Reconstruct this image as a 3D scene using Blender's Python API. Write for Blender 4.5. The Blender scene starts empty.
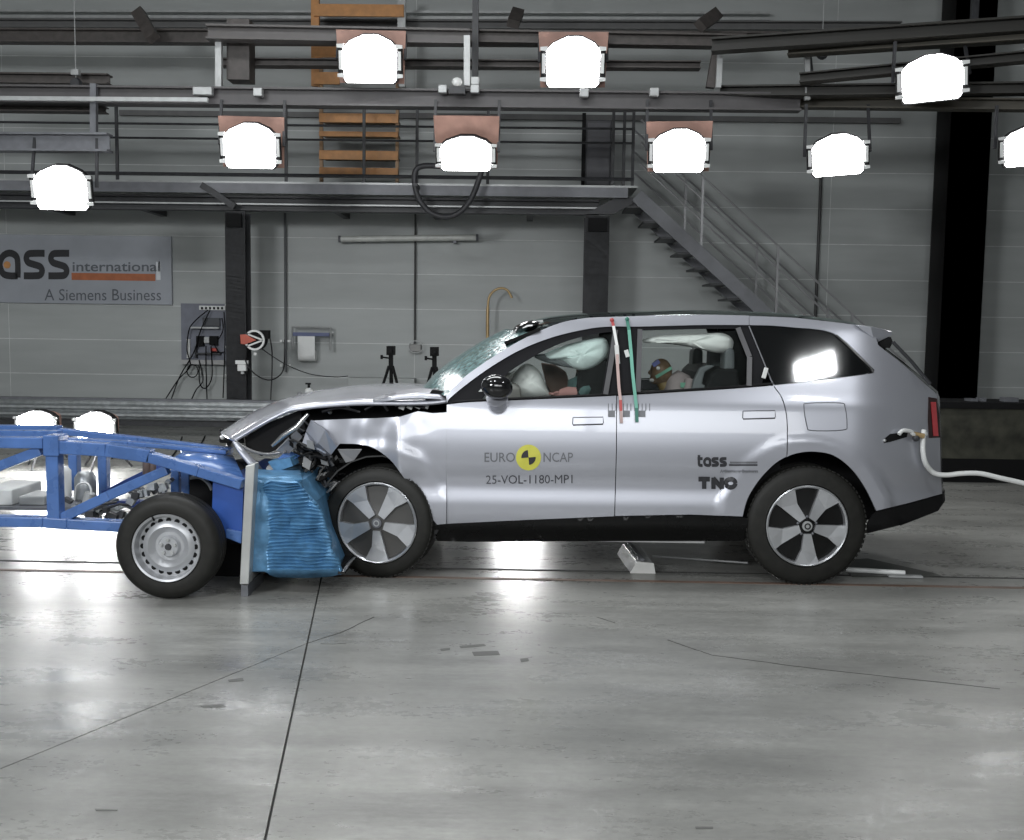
import bpy, bmesh, math, random
from mathutils import Vector as V, Matrix, noise
from mathutils.geometry import delaunay_2d_cdt
RAD = math.radians
rnd = random.Random(7)
S = bpy.context.scene
C = S.collection
Z = V((0, 0, 1))

# ------------------------------------------------------------------ camera
F = 1050.0                                   # focal length in pixels of a 1024x840 frame
CAM = V((0, -7.1, 1.75))
ROT = (Matrix.Rotation(RAD(0.9), 3, 'Z') @ Matrix.Rotation(RAD(90 - 5.1), 3, 'X') @ Matrix.Rotation(RAD(0.8), 3, 'Z'))
cd = bpy.data.cameras.new('camera'); cam = bpy.data.objects.new('camera', cd); C.objects.link(cam)
cd.sensor_fit = 'HORIZONTAL'; cd.sensor_width = 36; cd.lens = F / 1024 * 36; cd.clip_end = 200
cam.matrix_world = Matrix.Translation(CAM) @ ROT.to_4x4()
S.camera = cam

# ------------------------------------------------------------------ world, unseen lamps, exposure
W0 = bpy.data.worlds.new('world'); S.world = W0; W0.use_nodes = True
W0.node_tree.nodes['Background'].inputs[0].default_value = (0.80, 0.86, 0.90, 1)
W0.node_tree.nodes['Background'].inputs[1].default_value = 0.10
S.view_settings.view_transform = 'Standard'; S.view_settings.look = 'None'
S.view_settings.exposure = 0.0; S.view_settings.gamma = 1; S.view_settings.use_curve_mapping = False
S.cycles.use_denoising = True
S.cycles.max_bounces = 8

def area(name, loc, target, sx, sy, power, col=(.96, .985, 1)):
    l = bpy.data.lights.new(name, 'AREA'); l.shape = 'RECTANGLE'; l.size = sx; l.size_y = sy; l.energy = power; l.color = col
    o = bpy.data.objects.new(name, l); C.objects.link(o); o.location = loc
    o.rotation_euler = (V(target) - V(loc)).to_track_quat('-Z', 'Y').to_euler()
    return o
# unseen lamp banks inferred behind the camera, placed to whiten the car's side
area('unseen_light_bank', (-0.8, -10.6, 4.3), (-0.6, 0.5, 0.8), 3.6, 2.3, 200)
area('unseen_light_bank', (2.9, -10.6, 4.3), (0.8, 0.5, 0.8), 3.6, 2.3, 140)
area('unseen_light_bank', (-6.5, -9.5, 5.0), (-5.5, 10.0, 1.2), 2.4, 1.3, 600)  # unseen lamp added to brighten the left of the back wall
# floodlights above the track on the camera's side
for x, y in ((3.68, -3.78), (-1.2, -3.4), (-3.6, -3.0)): area('light_flood', (x, y, 6.4), (x * .6, 0.6, 0.8), .48, .18, 55)
# bank over the track
area('unseen_light_bank', (-2.2, 1.5, 7.3), (-2.2, 1.5, 0), 7.0, 1.6, 350)

# ------------------------------------------------------------------ helpers
def ray(px, py): return ROT @ V(((px - 512) / F, (420 - py) / F, -1))
def atY(px, py, Y):
    d = ray(px, py); return CAM + d * ((Y - CAM.y) / d.y)
def atZ(px, py, z=0.0):
    d = ray(px, py); return CAM + d * ((z - CAM.z) / d.z)
def lerp(a, b, t): return a + (b - a) * t
def cr(pts, n=6, closed=False):
    P = [V(p) for p in pts]; out = []; N = len(P)
    for i in range(N if closed else N - 1):
        if closed: a, b, c, d = P[i - 1], P[i], P[(i + 1) % N], P[(i + 2) % N]
        else: a, b, c, d = P[max(i - 1, 0)], P[i], P[i + 1], P[min(i + 2, N - 1)]
        for k in range(n):
            t = k / n
            out.append(.5 * ((2 * b) + (c - a) * t + (2 * a - 5 * b + 4 * c - d) * t * t + (3 * b - a - 3 * c + d) * t ** 3))
    if not closed: out.append(P[-1])
    return out

class MB:
    def __init__(s): s.v = []; s.f = []
    def add(s, vs, fs):
        n = len(s.v); s.v += [V(p) for p in vs]; s.f += [tuple(i + n for i in f) for f in fs]; return s
    def bx(s, x0, x1, y0, y1, z0, z1):
        return s.add([(x, y, z) for x in (x0, x1) for y in (y0, y1) for z in (z0, z1)],
                     [(0, 1, 3, 2), (4, 6, 7, 5), (0, 4, 5, 1), (2, 3, 7, 6), (0, 2, 6, 4), (1, 5, 7, 3)])
    def obx(s, c, d, m=None):
        vs = [V((x, y, z)) for x in (-d[0] / 2, d[0] / 2) for y in (-d[1] / 2, d[1] / 2) for z in (-d[2] / 2, d[2] / 2)]
        return s.add([(m @ p if m else p) + V(c) for p in vs],
                     [(0, 1, 3, 2), (4, 6, 7, 5), (0, 4, 5, 1), (2, 3, 7, 6), (0, 2, 6, 4), (1, 5, 7, 3)])
    def bar(s, a, b, w, h=None, up=Z):
        a, b = V(a), V(b); h = h or w; d = (b - a).normalized(); up = V(up)
        if abs(d.dot(up)) > .99: up = V((0, 1, 0))
        r = d.cross(up).normalized(); u = r.cross(d)
        q = [(-w / 2, -h / 2), (w / 2, -h / 2), (w / 2, h / 2), (-w / 2, h / 2)]
        return s.add([p + r * x + u * y for p in (a, b) for x, y in q],
                     [(3, 2, 1, 0), (4, 5, 6, 7), (0, 1, 5, 4), (1, 2, 6, 5), (2, 3, 7, 6), (3, 0, 4, 7)])
    def ibeam(s, a, b, w, h, t):
        a, b = V(a), V(b); d = (b - a).normalized(); r = d.cross(Z).normalized() if abs(d.z) < .95 else V((1, 0, 0)); u = r.cross(d)
        for o, ww, hh in ((u * (h / 2 - t / 2), w, t), (-u * (h / 2 - t / 2), w, t), (V((0, 0, 0)), t, h - 2 * t)):
            s.bar(a + o, b + o, ww, hh, u)
        return s
    def tube(s, pts, r, n=8, cap=True):
        P = [V(p) for p in pts]; N = len(P); rs = r if isinstance(r, (list, tuple)) else [r] * N
        nrm = None; vs = []
        for i in range(N):
            t = (P[min(i + 1, N - 1)] - P[max(i - 1, 0)]).normalized()
            if nrm is None: nrm = t.cross(Z if abs(t.z) < .9 else V((1, 0, 0))).normalized()
            else: nrm = (nrm - t * nrm.dot(t)).normalized()
            bn = t.cross(nrm)
            vs += [P[i] + (nrm * math.cos(6.28318 * k / n) + bn * math.sin(6.28318 * k / n)) * rs[i] for k in range(n)]
        fs = [(i * n + k, i * n + (k + 1) % n, (i + 1) * n + (k + 1) % n, (i + 1) * n + k) for i in range(N - 1) for k in range(n)]
        if cap: fs += [tuple(range(n - 1, -1, -1)), tuple((N - 1) * n + k for k in range(n))]
        return s.add(vs, fs)
    def lathe(s, prof, c, axis=(0, -1, 0), n=32, closed=False):
        # prof: (radius, distance along axis)
        ax = V(axis).normalized(); e1 = ax.cross(V((0, 0, 1)) if abs(ax.z) < .9 else V((1, 0, 0))).normalized(); e2 = ax.cross(e1)
        c = V(c); vs = []
        for r, a in prof:
            vs += [c + ax * a + (e1 * math.cos(6.28318 * k / n) + e2 * math.sin(6.28318 * k / n)) * r for k in range(n)]
        m = len(prof)
        fs = [(i * n + k, i * n + (k + 1) % n, ((i + 1) % m) * n + (k + 1) % n, ((i + 1) % m) * n + k)
              for i in range(m if closed else m - 1) for k in range(n)]
        return s.add(vs, fs)
    def prism(s, poly, off):
        P = [V(p) for p in poly]; n = len(P); off = V(off)
        return s.add(P + [p + off for p in P], [tuple(range(n)), tuple(range(2 * n - 1, n - 1, -1))] + [(i, i + n, (i + 1) % n + n, (i + 1) % n) for i in range(n)])
    def grid(s, rows):
        m = len(rows[0]); vs = [p for r in rows for p in r]
        return s.add(vs, [(i * m + j, i * m + j + 1, (i + 1) * m + j + 1, (i + 1) * m + j) for i in range(len(rows) - 1) for j in range(m - 1)])
    def ball(s, c, r, nu=16, nv=10, m=None):
        if not isinstance(r, (tuple, list)): r = (r, r, r)
        vs = []
        for j in range(nv + 1):
            a = math.pi * j / nv
            for i in range(nu):
                b = 6.28318 * i / nu
                p = V((r[0] * math.sin(a) * math.cos(b), r[1] * math.sin(a) * math.sin(b), r[2] * math.cos(a)))
                vs.append(V(c) + (m @ p if m else p))
        return s.add(vs, [(j * nu + i, j * nu + (i + 1) % nu, (j + 1) * nu + (i + 1) % nu, (j + 1) * nu + i) for j in range(nv) for i in range(nu)])

WL = {}                                       # world location of every empty
def mk(name, mb, mat, parent=None, smooth=0, bev=0, label=None, cat=None, group=None, kind=None, solid=0, weld=False, fixn=True):
    me = bpy.data.meshes.new(name); me.from_pydata(mb.v, [], mb.f); me.validate()
    if fixn or weld:
        b = bmesh.new(); b.from_mesh(me)
        if weld: bmesh.ops.remove_doubles(b, verts=b.verts, dist=1e-5)
        if fixn: bmesh.ops.recalc_face_normals(b, faces=b.faces)
        b.to_mesh(me); b.free()
    me.materials.append(mat)
    if smooth:
        me.shade_smooth(); me.set_sharp_from_angle(angle=RAD(smooth))
    o = bpy.data.objects.new(name, me); C.objects.link(o)
    if parent:
        o.parent = parent; o.location = -WL.get(parent, V((0, 0, 0)))
    if solid:
        md = o.modifiers.new('solid', 'SOLIDIFY'); md.thickness = solid; md.offset = -1
    if bev:
        md = o.modifiers.new('bevel', 'BEVEL'); md.width = bev; md.segments = 2; md.limit_method = 'ANGLE'
    tag(o, label, cat, group, kind)
    return o
def tag(o, label=None, cat=None, group=None, kind=None):
    if label: o['label'] = label
    if cat: o['category'] = cat
    if group: o['group'] = group
    if kind: o['kind'] = kind
def thing(name, label, cat, loc=(0, 0, 0), group=None, kind=None):
    o = bpy.data.objects.new(name, None); C.objects.link(o); o.location = loc; o.empty_display_size = .1
    WL[o] = V(loc); tag(o, label, cat, group, kind); return o

# ------------------------------------------------------------------ materials
MATS = {}
def M(name, col, rough=.5, metal=0, var=.12, scale=6, bump=0, coat=0, emit=0, spec=.5, stretch=(1, 1, 1), rvar=.06):
    if name in MATS: return MATS[name]
    m = bpy.data.materials.new(name); m.use_nodes = True; nt = m.node_tree; b = nt.nodes['Principled BSDF']
    tc = nt.nodes.new('ShaderNodeTexCoord'); mp = nt.nodes.new('ShaderNodeMapping'); mp.inputs['Scale'].default_value = stretch
    nz = nt.nodes.new('ShaderNodeTexNoise'); nz.inputs['Scale'].default_value = scale; nz.inputs['Detail'].default_value = 6
    nt.links.new(tc.outputs['Object'], mp.inputs[0]); nt.links.new(mp.outputs[0], nz.inputs['Vector'])
    rp = nt.nodes.new('ShaderNodeValToRGB')
    rp.color_ramp.elements[0].position = .3; rp.color_ramp.elements[1].position = .7
    rp.color_ramp.elements[0].color = tuple(c * (1 - var) for c in col) + (1,)
    rp.color_ramp.elements[1].color = tuple(min(1, c * (1 + var)) for c in col) + (1,)
    nt.links.new(nz.outputs['Fac'], rp.inputs[0]); nt.links.new(rp.outputs[0], b.inputs['Base Color'])
    mr = nt.nodes.new('ShaderNodeMapRange'); mr.inputs['To Min'].default_value = max(.02, rough - rvar); mr.inputs['To Max'].default_value = min(1, rough + rvar)
    nt.links.new(nz.outputs['Fac'], mr.inputs['Value']); nt.links.new(mr.outputs[0], b.inputs['Roughness'])
    b.inputs['Metallic'].default_value = metal; b.inputs['Coat Weight'].default_value = coat; b.inputs['Coat Roughness'].default_value = .05
    b.inputs['Specular IOR Level'].default_value = spec
    if emit:
        b.inputs['Emission Strength'].default_value = emit; b.inputs['Emission Color'].default_value = tuple(col) + (1,)
    if bump:
        bp = nt.nodes.new('ShaderNodeBump'); bp.inputs['Strength'].default_value = bump; bp.inputs['Distance'].default_value = .01
        nt.links.new(nz.outputs['Fac'], bp.inputs['Height']); nt.links.new(bp.outputs[0], b.inputs['Normal'])
    MATS[name] = m; return m
def glassmat(name, tint, refl=.12):
    m = bpy.data.materials.new(name); m.use_nodes = True; nt = m.node_tree; nt.nodes.remove(nt.nodes['Principled BSDF'])
    out = nt.nodes['Material Output']; t = nt.nodes.new('ShaderNodeBsdfTransparent'); t.inputs[0].default_value = tint + (1,)
    g = nt.nodes.new('ShaderNodeBsdfGlossy'); g.inputs['Roughness'].default_value = .03; g.inputs[0].default_value = (.9, 1, .97, 1)
    fr = nt.nodes.new('ShaderNodeFresnel'); fr.inputs[0].default_value = 1.5
    nz = nt.nodes.new('ShaderNodeTexNoise'); nz.inputs['Scale'].default_value = 14
    mul = nt.nodes.new('ShaderNodeMath'); mul.operation = 'MULTIPLY_ADD'; mul.inputs[1].default_value = .05; nt.links.new(nz.outputs['Fac'], mul.inputs[0]); nt.links.new(fr.outputs[0], mul.inputs[2])
    mx = nt.nodes.new('ShaderNodeMixShader'); nt.links.new(mul.outputs[0], mx.inputs[0]); nt.links.new(t.outputs[0], mx.inputs[1]); nt.links.new(g.outputs[0], mx.inputs[2])
    nt.links.new(mx.outputs[0], out.inputs[0]); return m
def concrete_mat():
    m = M('concrete', (.27, .27, .255), .30, var=.16, scale=.9, bump=.0, rvar=.10, stretch=(.5, 1, 1)); nt = m.node_tree; b = nt.nodes['Principled BSDF']
    tc = nt.nodes['Texture Coordinate']; ramp = nt.nodes['Color Ramp'] if 'Color Ramp' in nt.nodes else nt.nodes['ColorRamp']
    def nz(scale, stretch, det=8):
        mp = nt.nodes.new('ShaderNodeMapping'); mp.inputs['Scale'].default_value = stretch; n = nt.nodes.new('ShaderNodeTexNoise'); n.inputs['Scale'].default_value = scale; n.inputs['Detail'].default_value = det; n.inputs['Roughness'].default_value = .62
        nt.links.new(tc.outputs['Object'], mp.inputs[0]); nt.links.new(mp.outputs[0], n.inputs['Vector']); return n.outputs['Fac']
    def mr(o, a, b_, c, d):
        r = nt.nodes.new('ShaderNodeMapRange'); nt.links.new(o, r.inputs['Value'])
        for k, v in zip(('From Min', 'From Max', 'To Min', 'To Max'), (a, b_, c, d)): r.inputs[k].default_value = v
        return r.outputs[0]
    def mul(col, fac):
        x = nt.nodes.new('ShaderNodeMix'); x.data_type = 'RGBA'; x.blend_type = 'MULTIPLY'; x.inputs['Factor'].default_value = 1
        nt.links.new(col, x.inputs['A']); nt.links.new(fac, x.inputs['B']); return x.outputs['Result']
    stain = mr(nz(2.2, (.35, 1, 1)), .35, .62, .72, 1.08); grain = mr(nz(38, (.5, 1, 1)), .3, .7, .86, 1.12); drag = mr(nz(6, (.12, 1.6, 1)), .35, .65, .88, 1.08)
    col = mul(mul(mul(ramp.outputs[0], stain), grain), drag); nt.links.new(col, b.inputs['Base Color'])
    a1 = nt.nodes.new('ShaderNodeMath'); a1.operation = 'ADD'; nt.links.new(mr(nz(3.1, (.4, 1, 1)), .3, .7, .20, .42), a1.inputs[0]); nt.links.new(mr(nz(30, (.6, 1, 1)), .3, .7, -.05, .06), a1.inputs[1]); nt.links.new(a1.outputs[0], b.inputs['Roughness'])
    bp = nt.nodes.new('ShaderNodeBump'); bp.inputs['Strength'].default_value = .10; bp.inputs['Distance'].default_value = .02; nt.links.new(nz(7, (1, 1, 1)), bp.inputs['Height']); nt.links.new(bp.outputs[0], b.inputs['Normal'])
    return m
concrete = concrete_mat()
joint_dark = M('joint_dark', (.045, .045, .042), .8)
wallm = M('wall_panel', (.40, .42, .415), .48, var=.10, scale=1.6, stretch=(.35, 1, 2.2), bump=.04)
wall_joint = M('wall_joint', (.66, .68, .67), .6)
ceilm = M('ceiling_sheet', (.20, .205, .205), .7)
steel_dark = M('dark_steel', (.035, .036, .04), .5, var=.25, scale=12)
steel_brown = M('brown_steel', (.075, .066, .062), .55, var=.25, scale=10)
steel_grey = M('grey_steel', (.15, .155, .17), .45, metal=.2, var=.15, scale=9)
steel_light = M('light_steel', (.42, .43, .43), .42, metal=.3, var=.12, scale=9)
galv = M('galvanised', (.48, .50, .51), .35, metal=.75, var=.18, scale=14)
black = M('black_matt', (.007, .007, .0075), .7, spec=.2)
black_gloss = M('black_gloss', (.008, .008, .009), .12, coat=.6)
blackplastic = M('black_plastic', (.022, .022, .024), .45)
rubber = M('tyre_rubber', (.014, .0138, .012), .55, spec=.35, var=.25, scale=20, bump=.1)
white = M('white_plastic', (.75, .76, .75), .4, var=.04)
orange = M('orange_paint', (.55, .26, .09), .5, var=.15, scale=9)
redbrown = M('lamp_red', (.33, .19, .15), .5, var=.15)
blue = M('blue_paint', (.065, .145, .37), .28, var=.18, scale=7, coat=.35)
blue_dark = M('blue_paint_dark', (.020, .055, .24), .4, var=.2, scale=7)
foilblue = M('blue_foil', (.10, .25, .43), .40, metal=.25, var=.22, scale=18, bump=.25)
lampface_low = M('lamp_glass_low', (1, 1, 1), .3, var=0, emit=110.0)
lampface = M('lamp_glass', (1, 1, 1), .3, var=0, emit=22.0)
brass = M('brass_pipe', (.45, .32, .16), .4, metal=.5)
red = M('red_plastic', (.55, .07, .05), .4)
# ------------------------------------------------------------------ setting: floor
X0, X1, Y0, Y1 = -13.0, 14.0, -13.0, 10.4
fl = mk('floor', MB().bx(X0, X1, Y0, Y1, -.3, -.012), joint_dark, kind='structure')
def clip(poly, a, n, d):                      # keep the side where (p-a).n >= d
    out = []
    for i in range(len(poly)):
        p, q = poly[i], poly[(i + 1) % len(poly)]
        sp, sq = (p - a).dot(n) - d, (q - a).dot(n) - d
        if sp >= 0: out.append(p)
        if sp * sq < 0: out.append(p + (q - p) * (sp / (sp - sq)))
    return out
def line_of(p, q):
    a, b = atZ(*p).to_2d(), atZ(*q).to_2d(); d = (b - a).normalized(); return a, V((-d.y, d.x))
rect = [V((X0, Y0)), V((X1, Y0)), V((X1, Y1)), V((X0, Y1))]
aA, nA = line_of((265, 840), (322, 575)); aB, nB = line_of((0, 769), (308, 643)); aC, nC = line_of((712, 655), (1000, 689))
g = .005
left = clip(rect, aA, nA, g); right = clip(rect, aA, -nA, g)
slabs = [clip(left, aB, nB, g * .6), clip(left, aB, -nB, g * .6)]
# right of the long joint the saw cut crosses one bay only
mid = line_of((668, 500), (668, 640))
slabs.append(right)
for s_ in slabs:
    if len(s_) > 2: mk('slab', MB().prism([(p.x, p.y, 0) for p in s_], (0, 0, -.011)), concrete, fl)
def crack(pts, w, name='saw_cut'):
    P = [atZ(*p) for p in pts]; mb = MB()
    fine = []
    for i in range(len(P) - 1):
        for k in range(8): fine.append(P[i].lerp(P[i + 1], k / 8) + V((rnd.uniform(-1, 1) * w * .4, rnd.uniform(-1, 1) * w * .4, 0)))
    fine.append(P[-1]); L = []; Rr = []
    for i, p in enumerate(fine):
        t = (fine[min(i + 1, len(fine) - 1)] - fine[max(i - 1, 0)]).normalized(); nn = V((-t.y, t.x, 0)) * w * rnd.uniform(.35, .6)
        L.append(p + nn + Z * .0012); Rr.append(p - nn + Z * .0012)
    mb.grid([L, Rr]); return mk(name, mb, joint_dark, fl, solid=.001)
crack([(308, 643), (340, 633), (374, 617)], .008)
crack([(668, 640), (690, 648), (712, 655), (800, 667), (1000, 689)], .008)
crack([(597, 617), (615, 623)], .006); crack([(320, 644), (346, 644)], .006)
for pts in ([(200, 706), (222, 704), (226, 707), (204, 708)], [(228, 680), (243, 678), (244, 681), (229, 682)], [(472, 652), (498, 651), (500, 655), (474, 656)],
            [(459, 646), (484, 644), (486, 646), (461, 648)], [(440, 649), (450, 648), (450, 650), (441, 651)], [(520, 659), (528, 658), (529, 661), (521, 662)],
            [(695, 827), (713, 827), (713, 829), (696, 829)], [(95, 809), (118, 810), (117, 811), (96, 811)]):
    mk('scuff', MB().prism([atZ(*p) + Z * .0016 for p in pts], (0, 0, -.0012)), M('tape_grey', (.12, .12, .115), .7), fl)
# guide track in the floor
for (ya, yb, w, m_) in ((577, 562, .035, joint_dark), (586, 571.5, .05, M('rusty_rail', (.16, .105, .08), .6, var=.3))):
    a, b = atZ(1000, ya), atZ(10, yb); y = (a.y + b.y) / 2
    mk('trim_' + ('1' if w < .04 else '2'), MB().bx(X0, X1, y - w / 2, y + w / 2, -.004, .0025), m_, kind='structure')

# ------------------------------------------------------------------ walls, ceiling
WY = 10.4
wb = mk('wall_back', MB().bx(X0 - .2, X1 + .2, WY + .004, WY + .3, 0, 8.6), wall_joint, kind='structure')
zs = atY(100, 305, WY).z; px0 = atY(415, 250, WY).x; pitch = .577; plen = 6.8
r0 = -int(zs / pitch) - 1
for k in range(r0, 14):
    z0 = zs + k * pitch + .006; z1 = zs + (k + 1) * pitch - .006
    if z1 < .05 or z0 > 8.2: continue
    z0 = max(z0, .02); z1 = min(z1, 8.5)
    for j in range(-2, 3):
        xa, xb = px0 + j * plen + .005, px0 + (j + 1) * plen - .005
        xa = max(xa, X0); xb = min(xb, X1)
        if xb - xa < .1: continue
        mk('panel', MB().bx(xa, xb, WY, WY + .0035, z0, z1), wallm, wb)
mk('ceiling', MB().bx(X0 - .2, X1 + .2, Y0, WY + .3, 8.6, 8.8), ceilm, kind='structure')
mk('wall_left', MB().bx(X0 - .2, X0, Y0, WY, 0, 8.6), wallm, kind='structure')
mk('wall_right', MB().bx(X1, X1 + .2, Y0, WY, 0, 8.6), wallm, kind='structure')
mk('wall_front', MB().bx(X0 - .2, X1 + .2, Y0 - .2, Y0, 0, 8.6), wallm, kind='structure')
mk('baseboard_back', MB().bx(X0, X1, WY - .02, WY, 0, .10), steel_grey, kind='structure')

def zof(px, py, Y): return atY(px, py, Y).z
def xof(px, py, Y): return atY(px, py, Y).x

# ------------------------------------------------------------------ columns
def column(px0_, px1_, pyt, Y, ztop, label, mat=steel_dark, z0=0):
    a, b = xof(px0_, pyt, Y), xof(px1_, pyt, Y); xc = (a + b) / 2; w = b - a
    t = thing('steel_column', label, 'column', (xc, Y, 0))
    mk('shaft', MB().ibeam((xc, Y, 0), (xc, Y, ztop), w, w, .03).bx(a, b, Y - w / 2, Y - w / 2 + .03, .012, ztop - .012), mat, t)
    mk('base_plate', MB().bx(a - .06, b + .06, Y - w / 2 - .06, Y + w / 2 + .06, 0, .025), mat, t)
    return t, a, b
MY = 8.9                                      # front of the gallery
zdeck = zof(300, 182, MY)
zb = zof(300, 210, MY)
colL, cLa, cLb = column(228.5, 248.5, 300, MY + .25, zb - .02, 'dark steel column left of the white-and-red cable reel, holding up the gallery')
colM, cMa, cMb = column(584, 608, 260, MY + .25, zb - .02, 'dark steel column under the stair end of the gallery')
colR, cRa, cRb = column(936, 975, 280, 9.7, 8.55, 'black full-height steel column by the right edge carrying a small pale plate', M('black_steel', (.008, .008, .008), .6))
for (t, a, b, pxs) in ((colL, cLa, cLb, -1), (colM, cMa, cMb, 1)):
    xc = (a + b) / 2
    if pxs < 0: mk('gusset', MB().bar((xc - .45, MY - .075, zdeck - .07), (xc + .05, MY - .075, zb + .03), .07, .09), steel_dark, t)
    mk('head_plate', MB().bx(a + .04, b - .04, MY + .0, MY + .055, zb - .26, zb - .06), black, t)
p = atY(956, 341, 9.42); mk('name_plate', MB().bx(p.x - .115, p.x + .115, 9.49, 9.515, p.z - .08, p.z + .08), M('pale_plate', (.5, .5, .5), .5), colR, label='small pale plate')

# ------------------------------------------------------------------ gallery with railing
xl, xr = X0 + .3, xof(634, 185, MY)
t = thing('gallery', 'grey steel gallery running along the wall on two dark columns', 'platform', (xl, MY, zdeck))
mk('deck', MB().bx(xl, xr + .05, MY - .02, WY - .03, zdeck - .03, zdeck), steel_light, t)
xe = xof(628, 185, MY)
mk('fascia', MB().bx(xl, xe, MY - .03, MY + .02, zof(300, 194, MY), zdeck - .032), M('fascia_grey', (.20, .205, .225), .5), t)
mk('edge_beam', MB().ibeam((xl, MY + .25, (zof(300, 195, MY) + zb) / 2 - .0), (xof(600, 200, MY), MY + .25, (zof(300, 195, MY) + zb) / 2), .22, zof(300, 195, MY) - zb, .03), steel_dark, t)
mk('lip', MB().bx(xl, xof(600, 200, MY), MY + .10, MY + .13, zof(300, 204.5, MY), zof(300, 203, MY)), steel_light, t)
for px in (30, 130, 330, 430, 530):
    x = xof(px, 195, MY); mk('cross_beam', MB().bar((x, MY + .3, zb + .1), (x, WY - .03, zb + .1), .1, .16), steel_dark, t)
a, b = cMa, cMb
mk('gusset', MB().prism([(a, MY + .06, zb), (b + .05, MY + .06, zb), (b + .34, MY + .06, zb + .16), (b + .34, MY + .06, zb + .26), (b + .1, MY + .06, zb + .26)], (0, .06, 0)), steel_dark, t)
rl = thing('guard_railing', 'thin dark railing standing along the edge of the gallery', 'railing', (xl, MY, zdeck))
for px in (-60, 117, 286, 364, 417, 488, 613, 624, 633):
    x = xof(px, 150, MY + .03)
    mk('post', MB().bar((x, MY + .03, zdeck), (x, MY + .03, zdeck + 1.1), .045, .03, (0, 1, 0)), steel_dark, rl)
for dz in (1.1, .84, .63, .1):
    mk('rail', MB().tube([(xl, MY + .03, zdeck + dz), (xr, MY + .03, zdeck + dz)], .018 if dz > .2 else .03, 6), steel_dark, rl)
# cabinet on the gallery
a = atY(585, 182, 9.6); b = atY(612, 120, 9.6)
t = thing('cabinet', 'dark narrow cabinet standing on the gallery at its stair end', 'cabinet', (a.x, 9.6, zdeck))
mk('body', MB().bx(a.x, b.x, 9.6, 10.2, zdeck, b.z), M('cab_dark', (.05, .05, .058), .5), t, bev=.01)
mk('door', MB().bx(a.x + .03, b.x - .03, 9.575, 9.599, zdeck + .05, b.z - .05), M('cab_door', (.085, .085, .095), .5), t)
mk('doorpost', MB().bx(a.x - .06, a.x - .005, 9.58, 9.66, zdeck, b.z + .1), black, t)

# ------------------------------------------------------------------ staircase
SA, SB = MY + .05, MY + .95
t = thing('staircase', 'grey steel staircase coming down from the gallery to the right', 'stairs', (xr, SA, 0))
p1 = atY(634, 193, SA); p2 = atY(764, 312, SA); dr = (p2 - p1); q0 = p1 + dr * .02; tz = (q0.z - .1) / -dr.z; q1 = q0 + dr * tz
for Y in (SA, SB):
    o = V((0, Y - SA, 0)); mk('stringer', MB().bar(q0 + o, q1 + o, .04, .20), M('stair_grey', (.17, .175, .19), .5), t)
ns = int((q0.z - q1.z) / .215)
for k in range(ns):
    c = q0 + (q1 - q0) * ((k + .6) / ns); c = V((c.x - .13, (SA + SB) / 2, c.z - .03))
    o = mk('tread', MB().bx(c.x - .17, c.x + .13, SA + .021, SB - .021, c.z - .015, c.z + .015), steel_dark, t)
    mk('nosing', MB().bx(c.x + .131, c.x + .15, SA + .03, SB - .03, c.z - .03, c.z + .016), steel_light, o)
sr = M('stair_rail', (.34, .34, .35), .4, metal=.4)
for Y, posts in ((SA, (701, 778)), (SB, (684, 757))):
    o = V((0, Y - SA, 0)); d = q1 - q0
    for k in range(6):
        # posts spaced along the flight
        px = posts[0] + (posts[1] - posts[0]) * (k - .0)
        s_ = (xof(px, 250, Y) - q0.x) / d.x
        if s_ < 0 or s_ > .98: continue
        b = q0 + o + d * s_
        mk('post', MB().bar(b + Z * .06, b + Z * 1.16, .035, .035, (0, 1, 0)), sr, t)
    for dz in (1.15, .82, .50):
        mk('rail', MB().tube([q0 + o + Z * dz + (V((-.1, 0, 0)) if 0 else d * .01), q0 + o + d * .99 + Z * dz], .017, 6), sr, t)

# ------------------------------------------------------------------ orange rack on the gallery
RY = 9.45
t = thing('pallet_rack', 'orange steel rack standing on the gallery', 'rack', (xof(358, 180, RY), RY, zdeck))
xa, xb = xof(321, 150, RY), xof(397, 150, RY); xc = xof(311, 30, RY); xd = xof(404, 30, RY)
for x in (xa, xb): mk('upright', MB().bx(x - .025, x + .025, RY, RY + .07, zdeck, zof(350, 58, RY)), M('rack_upright', (.33, .2, .1), .5), t)
for y0, y1 in ((114, 123), (132, 137), (151, 160), (168, 176)):
    for xx0, xx1 in ((xa, xb),):
        mk('shelf_beam', MB().bx(xx0 - .02, xx1 + .02, RY - .05, RY - .001, zof(350, y1, RY), zof(350, y0, RY)), orange, t)
        mk('shelf', MB().bx(xx0, xx1, RY + .02, RY + .42, zof(350, y1 - 3, RY), zof(350, y1 - 5, RY)), M('shelf_board', (.28, .22, .15), .7), t)
for x in (xc, xd - .1): mk('upright', MB().bx(x, x + .12, RY, RY + .1, zof(350, 86, RY), zof(350, -8, RY)), orange if x == xc else steel_light, t)
for y0, y1, e in ((5, 17, xd), (46, 58, xof(338, 50, RY)), (73, 85, xof(340, 50, RY))):
    mk('shelf_beam', MB().bx(xc + .05, e, RY - .05, RY - .001, zof(350, y1, RY), zof(350, y0, RY)), orange, t)

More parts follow.
